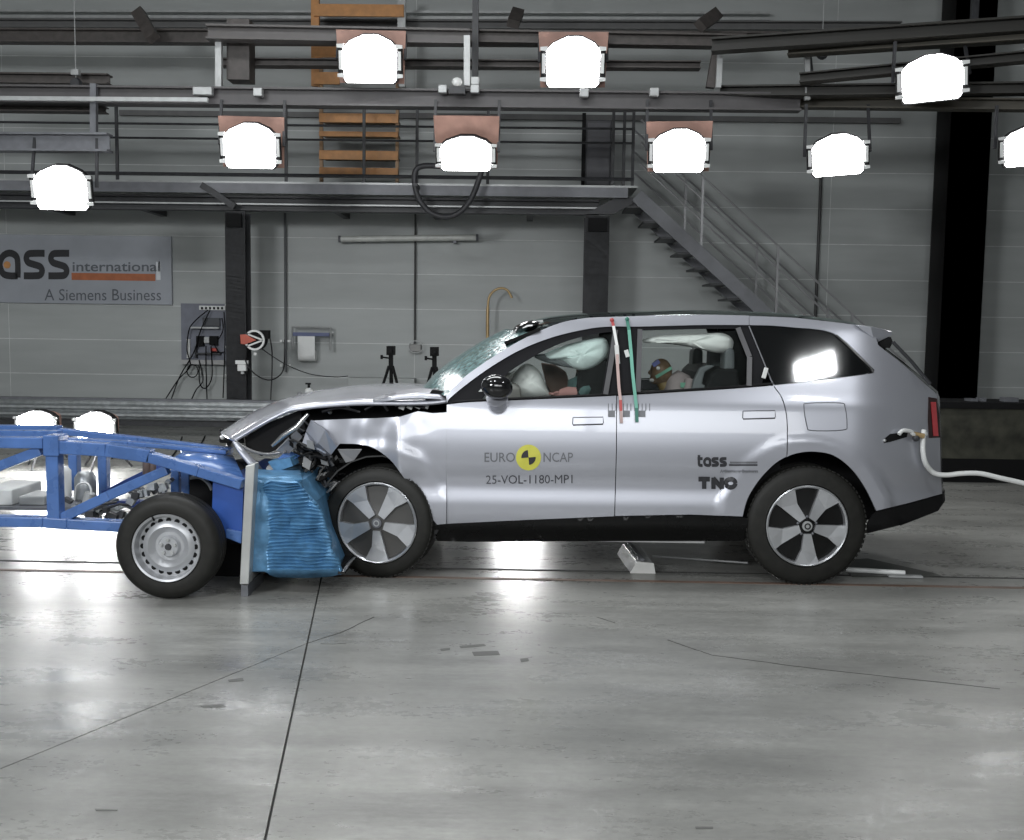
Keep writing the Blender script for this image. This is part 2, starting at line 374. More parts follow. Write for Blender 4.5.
# ------------------------------------------------------------------ gantry beams, conduits, hangers
def hbeam(label, x0, y0, x1, y1, th, Y, mat, Yb=None, ibeam=True, cat='beam', name='gantry_beam', ww=.2):
    Yb = Y if Yb is None else Yb
    a = atY(x0, (y0), Y); b = atY(x1, (y1), Yb); h = th * (Y + 7.1) / F
    mb = MB()
    if ibeam: mb.ibeam(a, b, ww, h, min(.025, h * .15))
    else: mb.bar(a, b, min(ww, h), h)
    o = mk(name, mb, mat); tag(o, label, cat); return o, a, b
GY = 6.4
hbeam('deep grey-brown main gantry beam crossing the hall at the height of the middle lamps', -60, 94, 800, 103, 17, GY, M('gantry_grey', (.088, .083, .085), .5))
hbeam('dark brown upper gantry beam just above the two highest centre lamps', -60, 36, 780, 40, 13, 8.6, steel_brown)
hbeam('short brown beam above the second highest row of lamps, ending at the left hanger', 208, 33, 470, 38, 14, 6.3, M('beam_warm', (.10, .092, .09), .5))
hbeam('thin brown rail with bright bolts just above the main gantry beam', 222, 63, 700, 66, 7, 6.9, steel_brown)
hbeam('short brown beam at upper right ending beside the hanger with the steel bracket', 400, 36, 745, 42, 12, 6.78, steel_brown)
hbeam('left grey beam directly above the lowest lamp', -60, 142, 110, 143, 18, 6.2, steel_grey)
hbeam('left thin beam above the grey beam, bolts along it', -60, 108, 106, 110, 6, 6.6, steel_brown)
hbeam('left brown beam running behind the steel wire and pulley', -60, 78, 110, 80, 10, 7.2, steel_brown)
hbeam('pale flat bar lying on the main gantry beam at the left', -60, 98, 208, 100, 4, 6.1, steel_light, ibeam=False)
# right wing of the gantry, turned towards the camera
hbeam('dark right-hand top beam that slants towards the camera', 712, 46, 1100, 20, 13, 6.0, M('dark_wing', (.016, .015, .012), .6), 4.9)
hbeam('olive right-hand beam slanting above the lamp at upper right', 788, 52, 1100, 32, 8, 6.0, M('olive_wing', (.055, .049, .036), .6), 4.9)
hbeam('dark right-hand rail slanting behind the lamp at upper right', 800, 79, 1100, 50, 9, 6.0, M('dark_wing', (.016, .015, .012), .6), 4.9)
hbeam('dark right-hand lower beam slanting above the far right lamp', 720, 92, 1100, 88, 10, 6.5, M('dark_wing', (.016, .015, .012), .6), 5.2)
hbeam('right-hand lowest gantry beam at the foot of the steel hanger', 790, 103, 1100, 106, 10, 6.6, M('olive_wing', (.055, .049, .036), .6), 5.2)
hbeam('upper of the two pale conduits along the top of the wall', -60, 10.5, 770, 13, 2.2, 10.2, steel_light, ibeam=False, cat='conduit', name='conduit')
hbeam('lower of the two pale conduits along the top of the wall', -60, 16.5, 770, 19, 2.6, 10.2, steel_light, ibeam=False, cat='conduit', name='conduit')
hbeam('dark cable tray along the wall below the pale conduits', -60, 24, 900, 27, 8, 10.1, M('tray_grey', (.13, .13, .13), .6), ibeam=True, cat='cable tray', name='cable_tray')
hbeam('thin grey pipe along the wall just above the gallery railing', 120, 113, 900, 121, 5, 10.34, M('tray_grey', (.13, .13, .13), .6), ibeam=False, cat='pipe', name='pipe')
def vhang(label, px, y0, y1, w, Y, mat, top=8.6, dx=0):
    a = atY(px, y1, Y); b = atY(px + dx, y0, Y); ww = w * (Y + 7.1) / F
    if y0 <= 0: b.z = top
    return tag(mk('hanger', MB().bar(a, b, ww, ww, (0, 1, 0)), mat), label, 'hanger')
vhang('pale steel hanger at the left end of the upper gantry beams', 219, 36, 88, 6, 6.4, steel_light)
vhang('dark broad hanger plate right of the pale left hanger', 241, 22, 82, 22, 6.7, steel_brown)
vhang('thin dark hanger dropping from the roof at the centre', 475, -2, 88, 6, 6.6, steel_dark)
vhang('grey steel hanger at the centre beside the dome light', 467, 36, 86, 6, 6.2, steel_light)
vhang('pale hanger between the two highest lamps at right of centre', 718, 38, 88, 5, 6.3, steel_light, dx=3)
vhang('dark hanger plate leaning beside the pale hanger right of centre', 710, 42, 88, 8, 6.45, steel_brown, dx=8)
vhang('pale hanger at the right end of the main gantry beam', 807, 52, 100, 5, 6.2, steel_light)
vhang('dark hanger beside the pale hanger at the right end of the gantry', 813, 55, 92, 4, 6.3, steel_dark, dx=-4)
vhang('dark hanger in the top right corner of the hall', 974, -2, 22, 6, 6.0, steel_dark)
vhang('grey hanger holding the short beam above the lowest left lamp', 94, 84, 138, 6, 6.3, steel_grey)
for (lab, x0, y0, x1, y1) in (('dark diagonal bracket at upper left under the conduits', 138, 12, 153, 38), ('dark square bracket at upper centre under the conduits', 518, 12, 513, 24), ('brown diagonal bracket at upper right under the conduits', 717, 14, 700, 26)):
    a, b = atY(x0, y0, 8.3), atY(x1, y1, 8.0)
    tag(mk('bracket', MB().bar(a, b, .17, .12, (0, 1, 0)), steel_brown), lab, 'bracket')
# pulleys and wires
for (lab, px, yb) in (('small pulley block hanging on a thin wire at the upper left', 76, 82), ('small pulley block hanging on a thin wire at the upper right', 822, 52)):
    a = atY(px, yb, 6.9); t = thing('pulley', lab, 'pulley', a)
    mk('wire', MB().tube([a, (a.x, a.y, 8.6)], .006, 5), steel_light, t)
    mk('block', MB().lathe([(.0, -.05), (.06, -.05), (.08, 0), (.06, .05), (0, .05)], a + V((0, -.0, -.02)), n=14), steel_dark, t, smooth=40)
    mk('clamp', MB().obx(a + V((0, 0, .12)), (.1, .08, .07)), steel_light, t)
# dome light and clamps on the main beam
a = atY(457, 82, 6.1)
t = thing('dome_light', 'small round white dome light sitting on the main gantry beam at the centre', 'lamp', a)
mk('dome', MB().ball(a, (.065, .06, .055)), white, t, smooth=60); mk('bracket', MB().bx(a.x - .1, a.x + .1, a.y - .02, a.y + .1, a.z - .14, a.z - .055), steel_dark, t)
for i, (px, py) in enumerate(((443, 90), (475, 90), (475, 82), (259, 93), (584, 94), (654, 93), (204, 92))):
    a = atY(px, py, 6.28); w = .12 if i == 6 else .055
    tag(mk('beam_clamp', MB().bx(a.x - w, a.x + w, 6.20, 6.30, a.z - .05, a.z + .05), steel_light, bev=.01),
        ['left one of the pale clamps under the dome light', 'pale clamp right of and below the dome light', 'pale clamp right of the dome light, upper one', 'small white tag on the main beam above the second lamp from left',
         'small white tag under the highest centre lamp', 'small white tag on the main beam above the fourth low lamp', 'pale square clamp at the end of the flat bar at left'][i], 'clamp')

# ------------------------------------------------------------------ floodlights
def floodlight(px, py, w, h, Y, label, yaw=0, pitch=14, topY=None, back=0, stand=False, ytop=None, roll=0, face=None):
    c = atY(px, py, Y); s = (Y + 7.1) / F; w *= s; h *= s
    t = thing('floodlight', label, 'lamp', c, 'floodlights')
    m = Matrix.Rotation(RAD(yaw), 3, 'Z') @ Matrix.Rotation(RAD(pitch), 3, 'X') @ Matrix.Rotation(RAD(roll), 3, 'Y')
    def L(x, y, z): return c + m @ V((x * w, y, z * h))
    out = [(-.42, -.5), (.40, -.5), (.46, -.42), (.47, .24), (.36, .38), (.14, .5), (-.10, .5), (-.36, .36), (-.47, .22), (-.46, -.42)]  # top arched to put the bulb's glow into the lens outline
    mk('housing', MB().prism([L(x * 1.01, .03, z * 1.03) for x, z in out], m @ V((0, .10, 0))), black, t)
    mb = MB(); mb.grid([[L(x * 1.0, .04, z * 1.0) for x, z in out + out[:1]], [L(x * .62, .34, z * .62) for x, z in out + out[:1]]]); mb.add([L(x * .62, .34, z * .62) for x, z in out], [tuple(range(len(out)))])
    mk('reflector', mb, redbrown, t)
    o = mk('lens', MB().prism([L(x * .97, -.012, z * .97) for x, z in out], m @ V((0, .035, 0))), face or lampface, t, bev=.01)
    for sx in (-1, 1):  # clips coloured white for the glow the lens throws on them
        f = mk('side_clip', MB().prism([L(sx * .475, -.02, -.22), L(sx * .53, -.02, -.22), L(sx * .53, -.02, .16), L(sx * .475, -.02, .16)], m @ V((0, .03, 0))), white, t)
        for zz in (-.38, .21):
            mk('corner_clip', MB().prism([L(sx * .44, -.03, zz), L(sx * .56, -.03, zz + .01), L(sx * .56, -.03, zz + .08), L(sx * .44, -.03, zz + .09)], m @ V((0, .03, 0))), white, t)
        mk('clip_frame', MB().prism([L(sx * .46, .011, -.36), L(sx * .555, .011, -.36), L(sx * .555, .011, .28), L(sx * .46, .011, .28)], m @ V((0, .04, 0))), black, t)
    if back:
        mk('heat_shield', MB().prism([L(-.56, .17, -.5), L(.56, .17, -.5), L(.60, .17, .5 + back), L(-.60, .17, .5 + back)], m @ V((0, .02, 0))), redbrown, t)
    if stand:
        for k in range(3):
            a = 2.1 * k + .5; mk('leg', MB().tube([c + V((0, .2, -.12)), V((c.x + .33 * math.cos(a), c.y + .2 + .33 * math.sin(a), .01))], .014, 6), steel_dark, t)
    else:
        zt = zof(px, ytop, Y + .2)
        for sx in (-1, 1):
            a = L(sx * .585, .12, 0); mk('yoke', MB().bar(a, (a.x, Y + .2, zt), .035, .025, (0, 1, 0)), steel_dark, t)
    return t
FL = [(61, 188, 54, 44, 6.0, 'lowest floodlight, at far left under the short grey beam', -6, 14, 138, .0),
      (250, 146, 54, 44, 6.1, 'floodlight above the left dark column, second of the lower row from the left', -4, 14, 100, .12),
      (370, 59, 57, 46, 6.0, 'upper-row floodlight in front of the orange rack', -2, 14, 34, .08),
      (573, 62, 57, 48, 6.4, 'upper-row floodlight right of the dome light', 2, 14, 40, .08),
      (466, 154, 54, 34, 6.1, 'floodlight at the centre of the lower row above the hose loop, its red shield showing', 0, 22, 100, .5),
      (679, 151, 54, 42, 6.15, 'floodlight in front of the top of the staircase', 6, 14, 100, .15),
      (838, 155, 53, 40, 5.95, 'floodlight hanging right of the staircase', 10, 14, 104.5, .0),
      (932, 78, 60, 44, 5.2, 'highest right floodlight beside the black column', 14, 12, 42, .0),
      (1032, 146, 54, 38, 5.0, 'floodlight cut off by the right edge of the view', 12, 12, 106, .0)]
for a in FL: floodlight(a[0], a[1], a[2], a[3], a[4], a[5], yaw=-a[6], pitch=a[7], ytop=a[8], back=a[9], roll=0 if a[0] < 800 else -4)
floodlight(36, 424, 40, 26, 5.0, 'low floodlight on a stand behind the blue trolley, the left one', -3, 6, stand=True, face=lampface_low)
floodlight(95, 427, 40, 30, 5.0, 'low floodlight on a stand behind the blue trolley, the right one', -3, 6, stand=True, face=lampface_low)
floodlight(520, 432, 40, 30, 5.0, 'low floodlight behind the car, seen by its bright reflection under the doors', 0, 6, stand=True, face=lampface_low)
# ------------------------------------------------------------------ lettering
def flat_text(s, bold=0.0, font=None):
    cu = bpy.data.curves.new('tmp_text', 'FONT'); cu.body = s; cu.size = 1; cu.offset = bold; cu.resolution_u = 3
    o = bpy.data.objects.new('tmp_text', cu); me = o.to_mesh()
    vs = [(v.co.x, v.co.y) for v in me.vertices]; fs = [tuple(p.vertices) for p in me.polygons]
    o.to_mesh_clear(); bpy.data.objects.remove(o); bpy.data.curves.remove(cu)
    return vs, fs
def strokes(lst, w):
    vs, fs = [], []
    for pts in lst:
        P = [V(p) for p in cr(pts, 5)] if len(pts) > 2 else [V(p) for p in pts]
        n = len(vs); N = len(P)
        for i, p in enumerate(P):
            t = (P[min(i + 1, N - 1)] - P[max(i - 1, 0)]).normalized(); q = V((-t.y, t.x)) * w / 2
            vs += [tuple(p + q), tuple(p - q)]
        fs += [(n + 2 * i, n + 2 * i + 1, n + 2 * i + 3, n + 2 * i + 2) for i in range(N - 1)]
    return vs, fs
LS = [(1.0, .93), (.5, .93), (.22, .9), (.12, .74), (.22, .58), (.5, .5), (.78, .42), (.88, .26), (.78, .1), (.5, .07), (0, .07)]
LA = [(.93, 0), (.93, .55), (.85, .82), (.55, .94), (.22, .82), (.07, .5), (.22, .16), (.55, .07), (.93, .07)]
LT = [(.25, 1.4), (.25, .3), (.35, .1), (.6, .06), (.8, .06)]
LTb = [(.02, .93), (.8, .93)]
def word_tass(w=.2, skip_t=False):
    L = []
    if not skip_t: L += [[(x, y) for x, y in LT], [(x, y) for x, y in LTb]]
    for k, g_ in enumerate((LA, LS, LS)): L.append([(x + 1.0 + 1.22 * k, y) for x, y in g_])
    return strokes(L, w)
def place_text(name, vf, x0, x1, yb, yt, yfun, mat, parent, slope=.014, eps=.004, label=None, split=False):
    vs, fs = vf
    ax0, ax1 = min(v[0] for v in vs), max(v[0] for v in vs); ay0, ay1 = min(v[1] for v in vs), max(v[1] for v in vs)
    out = []
    for x, y in vs:
        px = x0 + (x - ax0) / (ax1 - ax0) * (x1 - x0); py = yb + (y - ay0) / (ay1 - ay0) * (yt - yb) + slope * (px - x0)
        out.append(atY(px, py, yfun(px, py) - eps))
    if split:                                  # one object per letter
        par = list(range(len(out)))
        def find(i):
            while par[i] != i: i = par[i]
            return i
        for f in fs:
            for i in f[1:]: par[find(i)] = find(f[0])
        grp = {}
        for f in fs: grp.setdefault(find(f[0]), []).append(f)
        for ff in grp.values():
            ids = sorted({i for f in ff for i in f}); ix = {v: k for k, v in enumerate(ids)}
            mk(name, MB().add([out[i] for i in ids], [tuple(ix[i] for i in f) for f in ff]), mat, parent, fixn=False)
        return None
    return mk(name, MB().add(out, fs), mat, parent, fixn=False, label=label)
ink = M('letter_black', (.02, .02, .024), .5)
ink_grey = M('letter_grey', (.10, .11, .125), .5)

# ------------------------------------------------------------------ sign on the wall
SY = 10.36
def sgn(px, py): return SY - .03
t = thing('wall_sign', 'pale company sign on the wall at left reading tass international', 'sign', atY(90, 305, SY))
a, b = atY(-46, 302, SY), atY(171.5, 236.5, SY)
mk('board', MB().bx(a.x, b.x, SY - .03, WY - .001, a.z, b.z), M('sign_board', (.36, .38, .42), .38, var=.06, scale=3), t, bev=.006)
place_text('lettering', strokes([[(x, y) for x, y in LT], [(x, y) for x, y in LTb]], .24), -31, -6, 278, 240, sgn, ink, t)
place_text('lettering', strokes([[(x + 1.22 * 0, y) for x, y in LA], [(x + 1.22, y) for x, y in LS], [(x + 2.4, y) for x, y in LS]], .27), -3, 69.5, 279.5, 249.5, sgn, ink, t, slope=0)
place_text('lettering', flat_text('international', .012), 72.5, 160, 271.5, 261.5, sgn, ink_grey, t, slope=0)
place_text('lettering', flat_text('A Siemens Business'), 44.5, 161, 300.5, 289, sgn, ink_grey, t, slope=0)
a, b = atY(72.5, 280, SY), atY(156, 274, SY)
mk('stripe', MB().bx(a.x, b.x, SY - .034, SY - .0305, a.z, b.z), M('stripe_orange', (.42, .13, .05), .5, var=.2), t)
a, b = atY(157, 280, SY), atY(161, 262, SY)
mk('stripe_end', MB().bx(a.x, b.x, SY - .034, SY - .0305, a.z, b.z), M('stripe_white', (.7, .72, .75), .4), t)
c_ = atY(8, 265, SY); mk('dot', MB().lathe([(0, .034), (.06, .034), (.06, .03)], (c_.x, SY, c_.z), n=16), orange, t)

# ------------------------------------------------------------------ guard rail along the wall
HY = 8.66
t = thing('guardrail', 'long galvanised crash barrier running along the foot of the wall', 'guardrail', (xof(200, 420, HY), HY, 0))
zt, zm = zof(200, 402, HY), zof(200, 420, HY); hh = zt - zm
prof = [(0, 1), (.03, .97), (.03, .80), (-.05, .68), (-.05, .58), (.02, .47), (.02, .40), (-.05, .28), (-.05, .18), (.03, .03), (0, 0)]
xa, xb = X0 + .1, xof(545, 420, HY)
mk('rail_beam', MB().grid([[(x, HY + y, zm + hh * z) for y, z in prof] for x in (xa, xof(100, 400, HY), xof(400, 400, HY), xb)]), galv, t, smooth=30, solid=.006)
mk('top_rail', MB().bx(xa, xb, HY + .03, HY + .14, zt - .01, zt + .035), steel_grey, t)
x = xa + .5
while x < xb:
    mk('post', MB().ibeam((x, HY + .12, 0), (x, HY + .12, zt - .01), .12, .12, .015), steel_dark, t); x += 2.0
mk('lower_rail', MB().bx(xa, xb, HY + .04, HY + .18, zm - .10, zm - .03), steel_dark, t)
# bottle on the rail
c_ = atY(309, 399, HY + .09); zb0 = zt + .035
t = thing('spray_bottle', 'small white bottle with a black pump standing on the crash barrier', 'bottle', (c_.x, HY + .08, zb0))
mk('body', MB().lathe([(0, 0), (.055, 0), (.06, .02), (.06, .17), (.03, .2), (0, .2)], (c_.x, HY + .08, zb0), (0, 0, 1), 16), white, t, smooth=40)
mk('pump', MB().lathe([(.02, .2), (.02, .25), (.0, .25)], (c_.x, HY + .08, zb0), (0, 0, 1), 10).bx(c_.x - .05, c_.x + .03, HY + .06, HY + .10, zb0 + .25, zb0 + .275), black, t)
tag(mk('canister', MB().lathe([(0, 0), (.04, 0), (.04, .12), (.02, .14), (0, .14)], (c_.x - .14, HY + .08, zb0), (0, 0, 1), 12), M('canister_grey', (.28, .29, .30), .4), smooth=40), 'small grey canister left of the white pump bottle on the crash barrier', 'can')
# cables lying on the floor behind the trolley
for i, (pts) in enumerate((([(128, 427), (122, 436), (112, 446)], [(152, 426), (148, 434), (140, 446)], [(182, 425), (178, 436), (170, 447)], [(205, 424), (199, 436), (194, 447)]))):
    tag(mk('floor_cable', MB().tube([atZ(x, y + 12, .012) for x, y in cr(pts, 4)], .012, 5), black),
        ['first', 'second', 'third', 'fourth'][i] + ' from the left of the black cables lying on the floor behind the trolley', 'cable', 'cables on the floor')

# ------------------------------------------------------------------ patch panel left of the column
PY = 10.36
a, b = atY(182, 364, PY), atY(227, 304, PY)
t = thing('connection_panel', 'grey-blue wall board full of plugs, boxes and cables left of the dark column', 'panel', atY(205, 364, PY))
mk('board', MB().bx(a.x, b.x, PY - .02, WY - .001, a.z, b.z), M('panel_blue', (.17, .18, .22), .5), t)
def pbox(name, x0, y0, x1, y1, d, mat, lab=None):
    p, q = atY(x0, y1, PY), atY(x1, y0, PY); return mk(name, MB().bx(p.x, q.x, PY - .02 - d, PY - .0205, p.z, q.z), mat, t, bev=.004, label=lab)
pbox('socket_strip', 200, 306, 226, 310, .03, white)
for k in range(6): pbox('socket', 202 + k * 4, 307, 204 + k * 4, 309.5, .04, black)
pbox('display_box', 204, 318, 221, 326, .06, M('dk_box', (.05, .055, .065), .4))
pbox('bracket', 193, 327, 221, 328.5, .12, steel_light)
pbox('side_box', 188, 339, 191, 358, .05, white)
pbox('junction_box', 198, 336, 205, 346, .08, black); pbox('junction_box', 211, 336, 219, 345, .07, black); pbox('junction_box', 206, 337, 211, 343, .09, steel_light)
pbox('fuse_box', 212, 348, 218, 351, .07, red, 'red fuse box'); pbox('fuse_box', 213, 351.5, 219, 354, .06, black)
pbox('ledge', 183, 360, 226, 364, .10, M('ledge_grey', (.40, .40, .40), .5))
pbox('shelf_frame', 197, 346, 198.2, 358, .1, steel_dark); pbox('shelf_frame', 197, 353, 222, 354.2, .1, steel_dark)
cab = [[(208, 310), (196, 320), (189, 330), (187, 350), (190, 366), (178, 380), (165, 400)], [(210, 310), (200, 332), (194, 352), (180, 376), (171, 400)], [(206, 346), (206, 366), (207, 400)],
       [(199, 360), (203, 380), (196, 390), (190, 403)], [(211, 346), (212, 376), (206, 388), (200, 384), (199, 366)], [(224, 312), (225, 340), (223, 398)], [(222, 318), (223, 330), (218, 340)], [(214, 344), (219, 352), (224, 352)]]
for pts in cab: mk('cable', MB().tube([atY(x, y, PY - .14) for x, y in cr(pts, 5)], .010, 6), black, t, smooth=60)
mk('cable_coil', MB().tube([atY(192.5 + 5.5 * math.cos(k * .42), 371 + 6.5 * math.sin(k * .42), PY - .13 - .002 * k) for k in range(32)], .009, 5), black, t, smooth=60, label='coiled black cable')
for x, y in ((226, 305), (226, 347), (226, 375), (226, 379)): mk('clip', MB().ball(atY(x, y, PY - .05), .022, 8, 6), white, t)
# socket on the column
sc = atY(241, 364, MY + .0)
t = thing('socket_box', 'white socket with a spout fixed low on the left dark column', 'socket', sc)
cy = colL.location.y - (cLb - cLa) / 2
p, q = atY(235.5, 364, cy - .05), atY(248, 360.5, cy - .05); mk('cover', MB().bx(p.x, q.x, cy - .06, cy - .001, p.z, q.z), white, t)
p, q = atY(238, 371, cy - .05), atY(246.5, 364.5, cy - .05); mk('plug', MB().bx(p.x, q.x, cy - .09, cy - .001, p.z, q.z), white, t, bev=.008)
p, q = atY(241, 374, cy - .05), atY(244, 371.3, cy - .05); mk('spout', MB().bx(p.x, q.x, cy - .06, cy - .01, p.z, q.z), steel_light, t)

# ------------------------------------------------------------------ cable reel
c_ = atY(256.5, 340, 8.84); s_ = 17.0 / F
t = thing('cable_reel', 'black cable reel with white spokes and red wedge beside the left column', 'reel', c_)
mk('drum', MB().lathe([(0, .10), (.145, .10), (.15, .08), (.15, -.10), (0, -.10)], c_, n=28), black, t, smooth=40)
mk('bracket', MB().bx(c_.x + .06, c_.x + .19, c_.y - .06, c_.y + .10, c_.z + .02, c_.z + .15).bx(cLb - .06, c_.x, c_.y + .02, 8.96, c_.z - .06, c_.z + .06), black, t)
mk('rim', MB().lathe([(.125, .10), (.155, .10), (.155, .13), (.125, .13)], c_, n=28, closed=True), white, t, smooth=40)
for an in (12, -12): mk('spoke', MB().bar(c_ + V((.13 * math.cos(RAD(0)), -.12, 0)), c_ + V((-.12, -.12, an * .008)), .025, .02, (0, 1, 0)), white, t)
mk('wedge', MB().prism([c_ + V((x, -.145, z)) for x, z in ((-.21, .08), (-.13, .085), (.03, 0), (-.13, -.065), (-.20, -.06))], (0, .03, 0)), M('wedge_red', (.5, .10, .06), .45), t, label='red wedge')
mk('nut', MB().ball(c_ + V((0, -.08, -.215)), .028, 8, 6), white, t)
for pts in ([(247, 350), (246, 362), (255, 374), (268, 380), (279, 376), (284, 366), (284.5, 340)], [(270, 338), (272, 352), (272, 372), (270.5, 402)], [(262, 349), (285, 364), (310, 374), (335, 377), (348, 376)]):
    mk('cable', MB().tube([atY(x, y, 8.9) for x, y in cr(pts, 6)], .011 if pts[0][0] < 262 or pts[0][0] > 265 else .008, 6), blackplastic, t, smooth=60)
# pipes on the wall
def pipe(label, px, y0, y1, w, mat, clamps=(), Y=10.33):
    a, b = atY(px, y0, Y), atY(px, y1, Y); b.x = a.x
    t = thing('wall_pipe', label, 'pipe', b)
    mk('tube', MB().tube([b, a], w * (Y + 7.1) / F / 2, 8), mat, t, smooth=60)
    for y in clamps:
        c = atY(px, y, Y); mk('clamp', MB().bx(a.x - .09, a.x - .05, Y - .04, WY - .001, c.z - .02, c.z + .02).bx(a.x + .05, a.x + .09, Y - .04, WY - .001, c.z - .02, c.z + .02).bx(a.x - .05, a.x + .05, Y + .02, Y + .04, c.z - .015, c.z + .015), white, t)
pipe('grey wall pipe with pale clamps right of the cable reel', 285, 213, 372, 2.6, M('pipe_grey', (.10, .105, .11), .5), (341, 365.5))
pipe('thin dark wall pipe running down to the small socket', 415.5, 200, 344, 2.0, M('pipe_dark', (.05, .05, .05), .5))
pipe('thin dark wall pipe beyond the staircase, under a floodlight', 822, 150, 330, 3.0, M('pipe_dark', (.05, .05, .05), .5))
c_ = atY(415, 348, 10.33)
t = thing('wall_socket', 'small pale socket at the foot of the thin dark pipe', 'socket', c_)
mk('box', MB().bx(c_.x - .10, c_.x + .10, 10.30, WY - .001, c_.z - .06, c_.z + .06), M('sock_grey', (.30, .30, .29), .5), t, bev=.01)
mk('cable_loop', MB().tube([c_ + V((.12 * math.cos(k * .3) + .02, -.06, .10 * math.sin(k * .3) + .02)) for k in range(22)], .008, 5), steel_light, t)

# ------------------------------------------------------------------ towel roll dispenser
c_ = atY(312, 333, 10.2)
s_ = 17.3 / F
t = thing('towel_dispenser', 'wall-mounted paper towel holder with a hanging white roll, right of the grey pipe', 'dispenser', c_)
x0_, x1_ = xof(292.5, 335, 10.2), xof(330.5, 335, 10.2)
z1_, z2_, z3_ = zof(311, 327, 10.2), zof(311, 334, 10.2), zof(311, 350, 10.2)
mk('frame', MB().tube([(x0_, 10.2, z3_), (x0_, 10.2, z1_), (x1_, 10.2, z1_ - .01), (x1_, 10.2, z3_)], .024, 6).bar((x0_, 10.2, z2_), (x0_, WY, z2_), .025).bar((x1_, 10.2, z2_), (x1_, WY, z2_), .025), steel_light, t)
mk('tear_bar', MB().bx(x0_ + .014, x1_ - .014, 10.16, 10.24, z2_ - .035, z2_ + .025), M('tear_bar', (.07, .09, .20), .4), t)
xa, xb = xof(298.5, 340, 10.2), xof(315.5, 340, 10.2); zc = zof(307, 356, 10.2)
mk('roll', MB().lathe([(0, 0), (.09, 0), (.09, xb - xa), (0, xb - xa)], (xa, 10.24, zc), (1, 0, 0), 24), white, t, smooth=40)
mk('paper', MB().bx(xa, xb, 10.14, 10.146, zc, z2_ - .036), white, t)
# ------------------------------------------------------------------ fluorescent tube, hose, hook
a, b = atY(341, 239, 10.2), atY(476, 237.5, 10.2)
t = thing('tube_lamp', 'unlit fluorescent tube lamp hung on the wall below the gallery', 'lamp', (a + b) / 2)
mk('tube', MB().tube([a, b], .05, 10), M('tube_white', (.62, .63, .60), .35), t, smooth=60)
for x in (a.x + .35, b.x - .35): mk('holder', MB().bx(x - .03, x + .03, 10.2, WY - .001, a.z - .04, a.z + .06), steel_grey, t)
for p, d in ((a, -.04), (b, .04)): mk('end_cap', MB().tube([p, p + V((d, 0, 0))], .056, 10), steel_grey, t)
pts = [(440, 166), (424, 166), (416, 170), (414.5, 182), (419, 199), (430, 212), (445, 217), (460, 212), (472, 197), (480, 176), (482, 168)]
tag(mk('hose', MB().bx(xof(416, 186, 8.6) - .03, xof(416, 186, 8.6) + .03, 8.5, 8.875, zof(416, 187, 8.6), zof(416, 184, 8.6)).tube([atY(x, y, 8.55) for x, y in cr(pts, 6)], .042, 8), M('hose_black', (.05, .05, .055), .5, stretch=(30, 1, 30)), smooth=60), 'thick black hose sagging in a loop below the edge of the gallery', 'hose')
tag(mk('bent_pipe', MB().tube([atY(x, y, 9.95) for x, y in cr([(487, 470), (487, 380), (487.5, 340), (488, 305), (491, 294), (499, 288.5), (507, 290), (512, 298)], 6)], [.028] * 18 + [.02] * 25, 7), brass, smooth=60), 'bent brass-coloured pipe rising from behind the windscreen', 'pipe')
a, b = atY(350, 402, 10.33), atY(416, 378, 10.33)
tag(mk('cabinet', MB().bx(a.x, b.x, 10.1, WY - .001, .0, b.z), wallm, bev=.01), 'low grey wall cabinet behind the tripods', 'cabinet')

# ------------------------------------------------------------------ camera tripods
def tripod(px, ytop, yb, Y, label, s=1.0):
    c_ = atY(px, ytop, Y); sc_ = (Y + 7.1) / F; z0 = zof(px, ytop + 9, Y); hz = zof(px, ytop + 20, Y)
    t = thing('camera_tripod', label, 'tripod', (c_.x, Y, 0), 'camera tripods')
    mk('camera', MB().bx(c_.x - .055, c_.x + .055, Y - .09, Y + .09, z0, c_.z).lathe([(0, .12), (.035, .12), (.04, .09)], (c_.x, Y, (z0 + c_.z) / 2), n=12), black, t, label='small black camera')
    mk('head', MB().bx(c_.x - .03, c_.x + .03, Y - .03, Y + .03, hz - .02, z0).tube([(c_.x, Y, z0 - .05), (c_.x - .13 * s, Y - .03, z0 - .03)], .014, 6).tube([(c_.x - .13 * s, Y - .03, z0 - .06), (c_.x - .13 * s, Y - .03, z0 + .0)], .02, 6), black, t)
    mk('centre_column', MB().tube([(c_.x, Y, hz - .4), (c_.x, Y, hz)], .022, 8), black, t)
    for k in range(3):
        a = math.pi / 2 + 2.094 * k
        mk('leg', MB().tube([(c_.x + .03 * math.cos(a), Y + .03 * math.sin(a), hz), (c_.x + .42 * s * math.cos(a), Y + .42 * s * math.sin(a), 0.0)], [.022, .014], 8), black, t)
        mk('brace', MB().tube([(c_.x, Y, hz - .36), (c_.x + .19 * s * math.cos(a), Y + .19 * s * math.sin(a), hz - hz * .43)], .008, 5), black, t)
tripod(391, 346, 384, 8.1, 'left black camera tripod standing behind the crumpled bonnet')
tripod(434.5, 347, 384, 7.6, 'right black camera tripod, next to the windscreen', .9)

